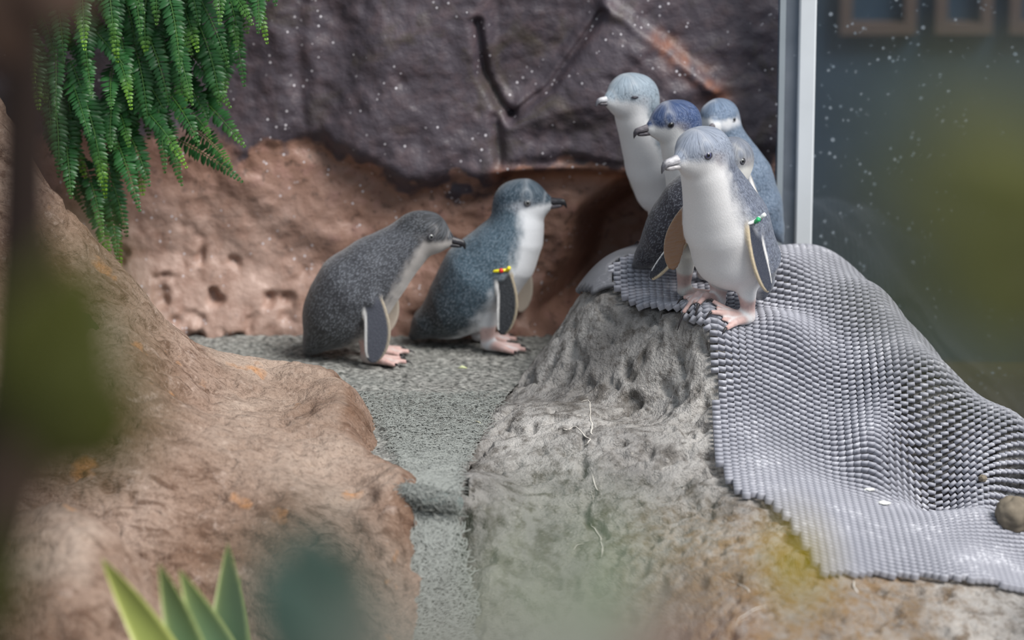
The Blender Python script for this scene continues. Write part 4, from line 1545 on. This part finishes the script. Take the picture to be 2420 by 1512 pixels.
mb = MB(); mb.add([(-.008, 0, .004), (0, -.004, .007), (.009, -.001, .005), (.001, .005, .006), (0, 0, .009), (-.008, 0, .003), (0, -.004, .0045), (.009, -.001, .003), (.001, .005, .004)],
                  [(0, 1, 4), (1, 2, 4), (2, 3, 4), (3, 0, 4), (0, 5, 6, 1), (1, 6, 7, 2), (2, 7, 8, 3), (3, 8, 5, 0), (8, 7, 6, 5)])
o = mb.build('leaf_scrap', M_BIT); o.location = (q[0], q[1], .001)
tag(o, 'pale scrap of leaf lying on the grey carpet', 'leaf')
p0, n0 = cast(1150, 1010, BV_R)
sp = [P(1124, 994, p0.y + .005), P(1134, 998, p0.y), P(1140, 1006, p0.y - .004), P(1141, 1014, p0.y - .004)]
mb = MB(); mb.tube(sp, [.0007, .0009, .0009, .0006], 6)
tag(mb.build('straw', plain('dry_straw', L4(200, 196, 170), .6, .3, .1, 40)), 'bent pale straw stuck at the edge of boulder and carpet', 'straw')

# stones on the near left
M_MOSS = plain('mossy_stone', L4(72, 78, 58), .85, .2, .4, 40)
p0, n0 = cast(150, 790, BV_L)
pebble('mossy_stone', 'dark mossy stone set in the tan rock', 'stone', (p0.x, p0.y + .03, p0.z - .005), .048, M_MOSS, (1.1, .8, .85), 15, .2, 2.0)
zF = Surf([tuple(P(*k)) for k in ((60, 1195, -.72), (180, 1205, -.72), (300, 1292, -.76), (368, 1400, -.80), (398, 1512, -.84), (100, 1300, -.85), (100, 1500, -.98), (250, 1450, -.95), (-60, 1250, -.75), (-60, 1500, -.98))] +
          [(-.55, -.6, -.12), (-.68, -.52, -.12), (-.85, -.52, -.1), (-.44, -.8, -.2), (-.42, -.95, -.3), (-.5, -1.1, -.35), (-.7, -1.15, -.35), (-.95, -1.1, -.3), (-.95, -.7, -.05), (-.47, -.7, -.14)], .05)
near_rock = build_rock('near_boulder', zF, -1.0, -.36, -1.25, -.5, .0048, M_LROCK, 'rounded tan boulder in front of the sculpted rock, behind the aloe', 'rock', -.52, 'left')

# ------------------------------------------------------------------ aloe in front of the left rocks
M_ALOE = mat_leaf('aloe_green', L4(84, 116, 92), L4(108, 136, 104), L4(176, 182, 104), .4, .1)
M_ALOE_Y = mat_leaf('aloe_yellow_edge', L4(138, 152, 84), L4(160, 170, 94), L4(190, 190, 108), .4, .1)


def blade(name, A, B, w, mat, parent, off, bend=.03, ncurl=.25):
    A, B = np.array(A), np.array(B)
    n = 16; m = 7
    ax = (B - A) / np.linalg.norm(B - A)
    front = np.array([0, -1.0, .25]); front -= (front @ ax) * ax; front /= np.linalg.norm(front)
    sd = np.cross(ax, front)
    V, T = [], []
    for i in range(n):
        t = i / (n - 1)
        c = A + (B - A) * t + front * bend * math.sin(math.pi * t) * -1
        hw = w / 2 * (1 - t ** 1.6) ** .9 + .0004
        for side in (0, 1):
            for j in range(m):
                s = -1 + 2 * j / (m - 1)
                k = (1 - s * s)
                V.append(c + sd * s * hw + front * ((-ncurl * hw * k) if side == 0 else (-ncurl * hw * k - .35 * hw * math.sqrt(max(k, 0)))) - off)
                T.append(.55 * abs(s) ** 4 + .5 * t ** 3)
    F = []
    for i in range(n - 1):
        for side in (0, 1):
            for j in range(m - 1):
                a = i * 2 * m + side * m + j; b = a + 2 * m
                F.append((a, a + 1, b + 1, b) if side == 0 else (a, b, b + 1, a + 1))
        for j in (0, m - 1):
            a = i * 2 * m + j
            F.append((a, a + 2 * m, a + 3 * m, a + m))
    return mesh_obj(name, V, F, mat, parent, True, {'tip': np.clip(T, 0, 1)})


ab = P(500, 1900, -1.10)
aloe = empty('aloe', tuple(ab)); tag(aloe, 'spiky green aloe with yellow-edged leaves growing before the left rocks', 'aloe')
for (ut, vt, yt), (ub, vb, yb), w, m in (((240, 1318, -1.06), (470, 1720, -1.02), .072, M_ALOE_Y), ((376, 1330, -1.03), (500, 1760, -1.0), .076, M_ALOE), ((424, 1345, -.99), (590, 1740, -1.0), .080, M_ALOE),
                                         ((537, 1282, -.97), (535, 1800, -.98), .086, M_ALOE), ((567, 1360, -.93), (500, 1700, -.96), .02, M_ALOE), ((620, 1560, -1.1), (540, 1850, -1.02), .05, M_ALOE), ((330, 1600, -1.15), (470, 1850, -1.03), .05, M_ALOE_Y)):
    blade('leaf', P(ub, vb, yb - .10), P(ut, vt, yt - .10), w, m, aloe, ab)
mb = MB(); mb.tube([(0, 0, .06), (0, 0, -.05), (.01, .02, -.5 - ab[2] + .0)], [.03, .028, .03], 10)
mb.build('stem', M_FERN_ROOT, aloe)

# ------------------------------------------------------------------ tall shrubs between viewer and enclosure, far out of focus
def leaf_blade(name, c, ax, nrm, ln, w, mat, parent, off):
    ax = np.array(ax, float); ax /= np.linalg.norm(ax)
    nrm = np.array(nrm, float); nrm -= (nrm @ ax) * ax; nrm /= np.linalg.norm(nrm)
    sd = np.cross(ax, nrm)
    n, m = 10, 5
    V, T = [], []
    for i in range(n):
        t = i / (n - 1)
        hw = w / 2 * math.sin(math.pi * min(1, t ** .8 * .98 + .015)) ** .8
        for j in range(m):
            s = -1 + 2 * j / (m - 1)
            V.append(np.array(c) + ax * ln * (t - .5) + sd * s * hw + nrm * (.12 * hw * abs(s) - .10 * ln * (t - .5) ** 2) - off); T.append(0)
    o = mesh_obj(name, V, grid_faces(m, n), mat, parent, True, {'tip': T})
    md = o.modifiers.new('thickness', 'SOLIDIFY'); md.thickness = .0006
    return o


M_OLIVE = mat_leaf('olive_leaf', L4(56, 58, 8), L4(78, 80, 18), None, .6, .1)
M_TEAL = mat_leaf('dull_teal_leaf', L4(46, 66, 58), L4(62, 84, 74), None, .5, .15)
M_DARKST = plain('dark_stem', L4(38, 28, 24), .8, .2, .3, 20)
M_LGREEN = mat_leaf('light_green_leaf', L4(112, 146, 96), L4(138, 166, 118), None, .45, .3)
M_YLEAF = mat_leaf('yellow_leaf', L4(180, 160, 30), L4(204, 180, 40), None, .45, .3)
M_RLEAF = mat_leaf('reddish_leaf', L4(150, 82, 76), L4(176, 108, 98), None, .45, .25)
M_GLEAF = mat_leaf('grey_green_leaf', L4(144, 144, 134), L4(168, 166, 154), None, .5, .3)
M_BROWNL = mat_leaf('brown_leaf', L4(66, 48, 38), L4(84, 62, 50), None, .6, .1)


def shrub(label, stem_px, leaves, stem_r=.006):
    top = [P(u, v, Y) for u, v, Y in stem_px]
    foot = np.array([top[-1][0], top[-1][1], -.52])
    r = empty('shrub', tuple(foot)); tag(r, label, 'shrub')
    pts = [p - foot for p in top] + [np.array([0, 0, .4]), np.array([0, 0, -.01])]
    mb = MB(); mb.tube(pts, [stem_r * (.6 + .4 * i / len(pts)) for i in range(len(pts))], 8); mb.build('stem', M_DARKST, r)
    for u, v, Y, ln, w, ang, tilt, m in leaves:
        c = P(u, v, Y)
        a = R(ang)
        ax = np.array([math.sin(a), -.15, math.cos(a)])
        nr = np.array([math.sin(R(tilt)), -math.cos(R(tilt)), .35])
        o = leaf_blade('leaf', c, ax, nr, ln, w, m, r, foot)
        b = c - ax / np.linalg.norm(ax) * ln * .48 - foot
        j = min(range(len(pts) - 1), key=lambda k: np.linalg.norm((pts[k] + np.array([0, 0, -.05])) - b))
        k0 = pts[j + 1] + (pts[j] - pts[j + 1]) * .5
        mb = MB(); mb.tube([k0, (k0 + b) / 2 + np.array([0, 0, -.008]), b + ax * .004], [.0018, .0015, .0011], 5); mb.build('petiole', M_DARKST, o)
    return r


shrub('thick dark trunk of a tall shrub beside the tan rock', [(40, -300, -3.1), (52, 0, -3.1), (56, 300, -3.1), (52, 600, -3.1), (40, 900, -3.1), (0, 1200, -3.1), (-60, 1400, -3.1), (-110, 1700, -3.1)],
      [(20, 20, -3.3, .10, .05, 10, 10, M_BROWNL), (125, -60, -3.3, .09, .05, -30, 10, M_BROWNL)], .034)
shrub('shrub with broad olive leaves close to the viewer, before the tan rock', [(120, 900, -4.25), (90, 1200, -4.25), (60, 1700, -4.25)],
      [(165, 760, -4.25, .095, .060, 10, 10, M_OLIVE), (165, 960, -4.22, .095, .075, -30, -10, M_OLIVE), (190, 880, -4.3, .08, .06, 35, 0, M_OLIVE), (60, 850, -4.2, .08, .055, -10, 0, M_OLIVE), (-20, 1400, -4.2, .08, .05, 20, 10, M_OLIVE),
       (60, 1150, -4.1, .06, .04, 60, 0, M_BROWNL)], .005)
shrub('low shrub with dull teal leaves and a dark stem', [(800, 1320, -4.2), (815, 1440, -4.2), (830, 1600, -4.2), (830, 1900, -4.2)],
      [(750, 1360, -4.2, .085, .062, -14, 0, M_TEAL), (690, 1450, -4.25, .085, .060, -30, 10, M_TEAL), (835, 1420, -4.1, .085, .036, 8, 20, M_BROWNL), (770, 1520, -4.15, .10, .07, 10, 0, M_TEAL)], .008)
shrub('shrub with pale green, grey-green and reddish leaves near the lens', [(1400, 1600, -4.9), (1420, 1750, -4.9), (1430, 2100, -4.9)],
      [(1350, 1390, -4.9, .054, .032, -20, 0, M_LGREEN), (1220, 1570, -4.9, .066, .040, -40, 0, M_GLEAF), (1430, 1520, -4.92, .066, .040, 10, 0, M_GLEAF), (1600, 1530, -4.5, .060, .034, 40, 10, M_RLEAF), (1010, 1640, -4.9, .06, .034, -60, 0, M_GLEAF),
       (1330, 1590, -4.95, .07, .040, 80, 0, M_GLEAF), (1490, 1430, -4.85, .055, .030, 30, 0, M_LGREEN), (1130, 1600, -4.9, .07, .04, 95, 0, M_GLEAF)], .004)
shrub('slender shrub with a single yellow leaf tip', [(1930, 1560, -4.0), (1950, 1700, -4.0), (1960, 2000, -4.0)], [(1880, 1330, -4.0, .055, .030, -12, 0, M_YLEAF)], .003)
shrub('shrub with broad olive leaves in front of the glass pane', [(2560, 500, -4.85), (2590, 900, -4.85), (2620, 1500, -4.85), (2640, 2200, -4.85)],
      [(2370, 400, -4.85, .09, .050, -60, 0, M_OLIVE), (2300, 610, -4.85, .09, .042, -78, 5, M_OLIVE), (2400, 760, -4.8, .07, .04, -100, 5, M_OLIVE)], .004)
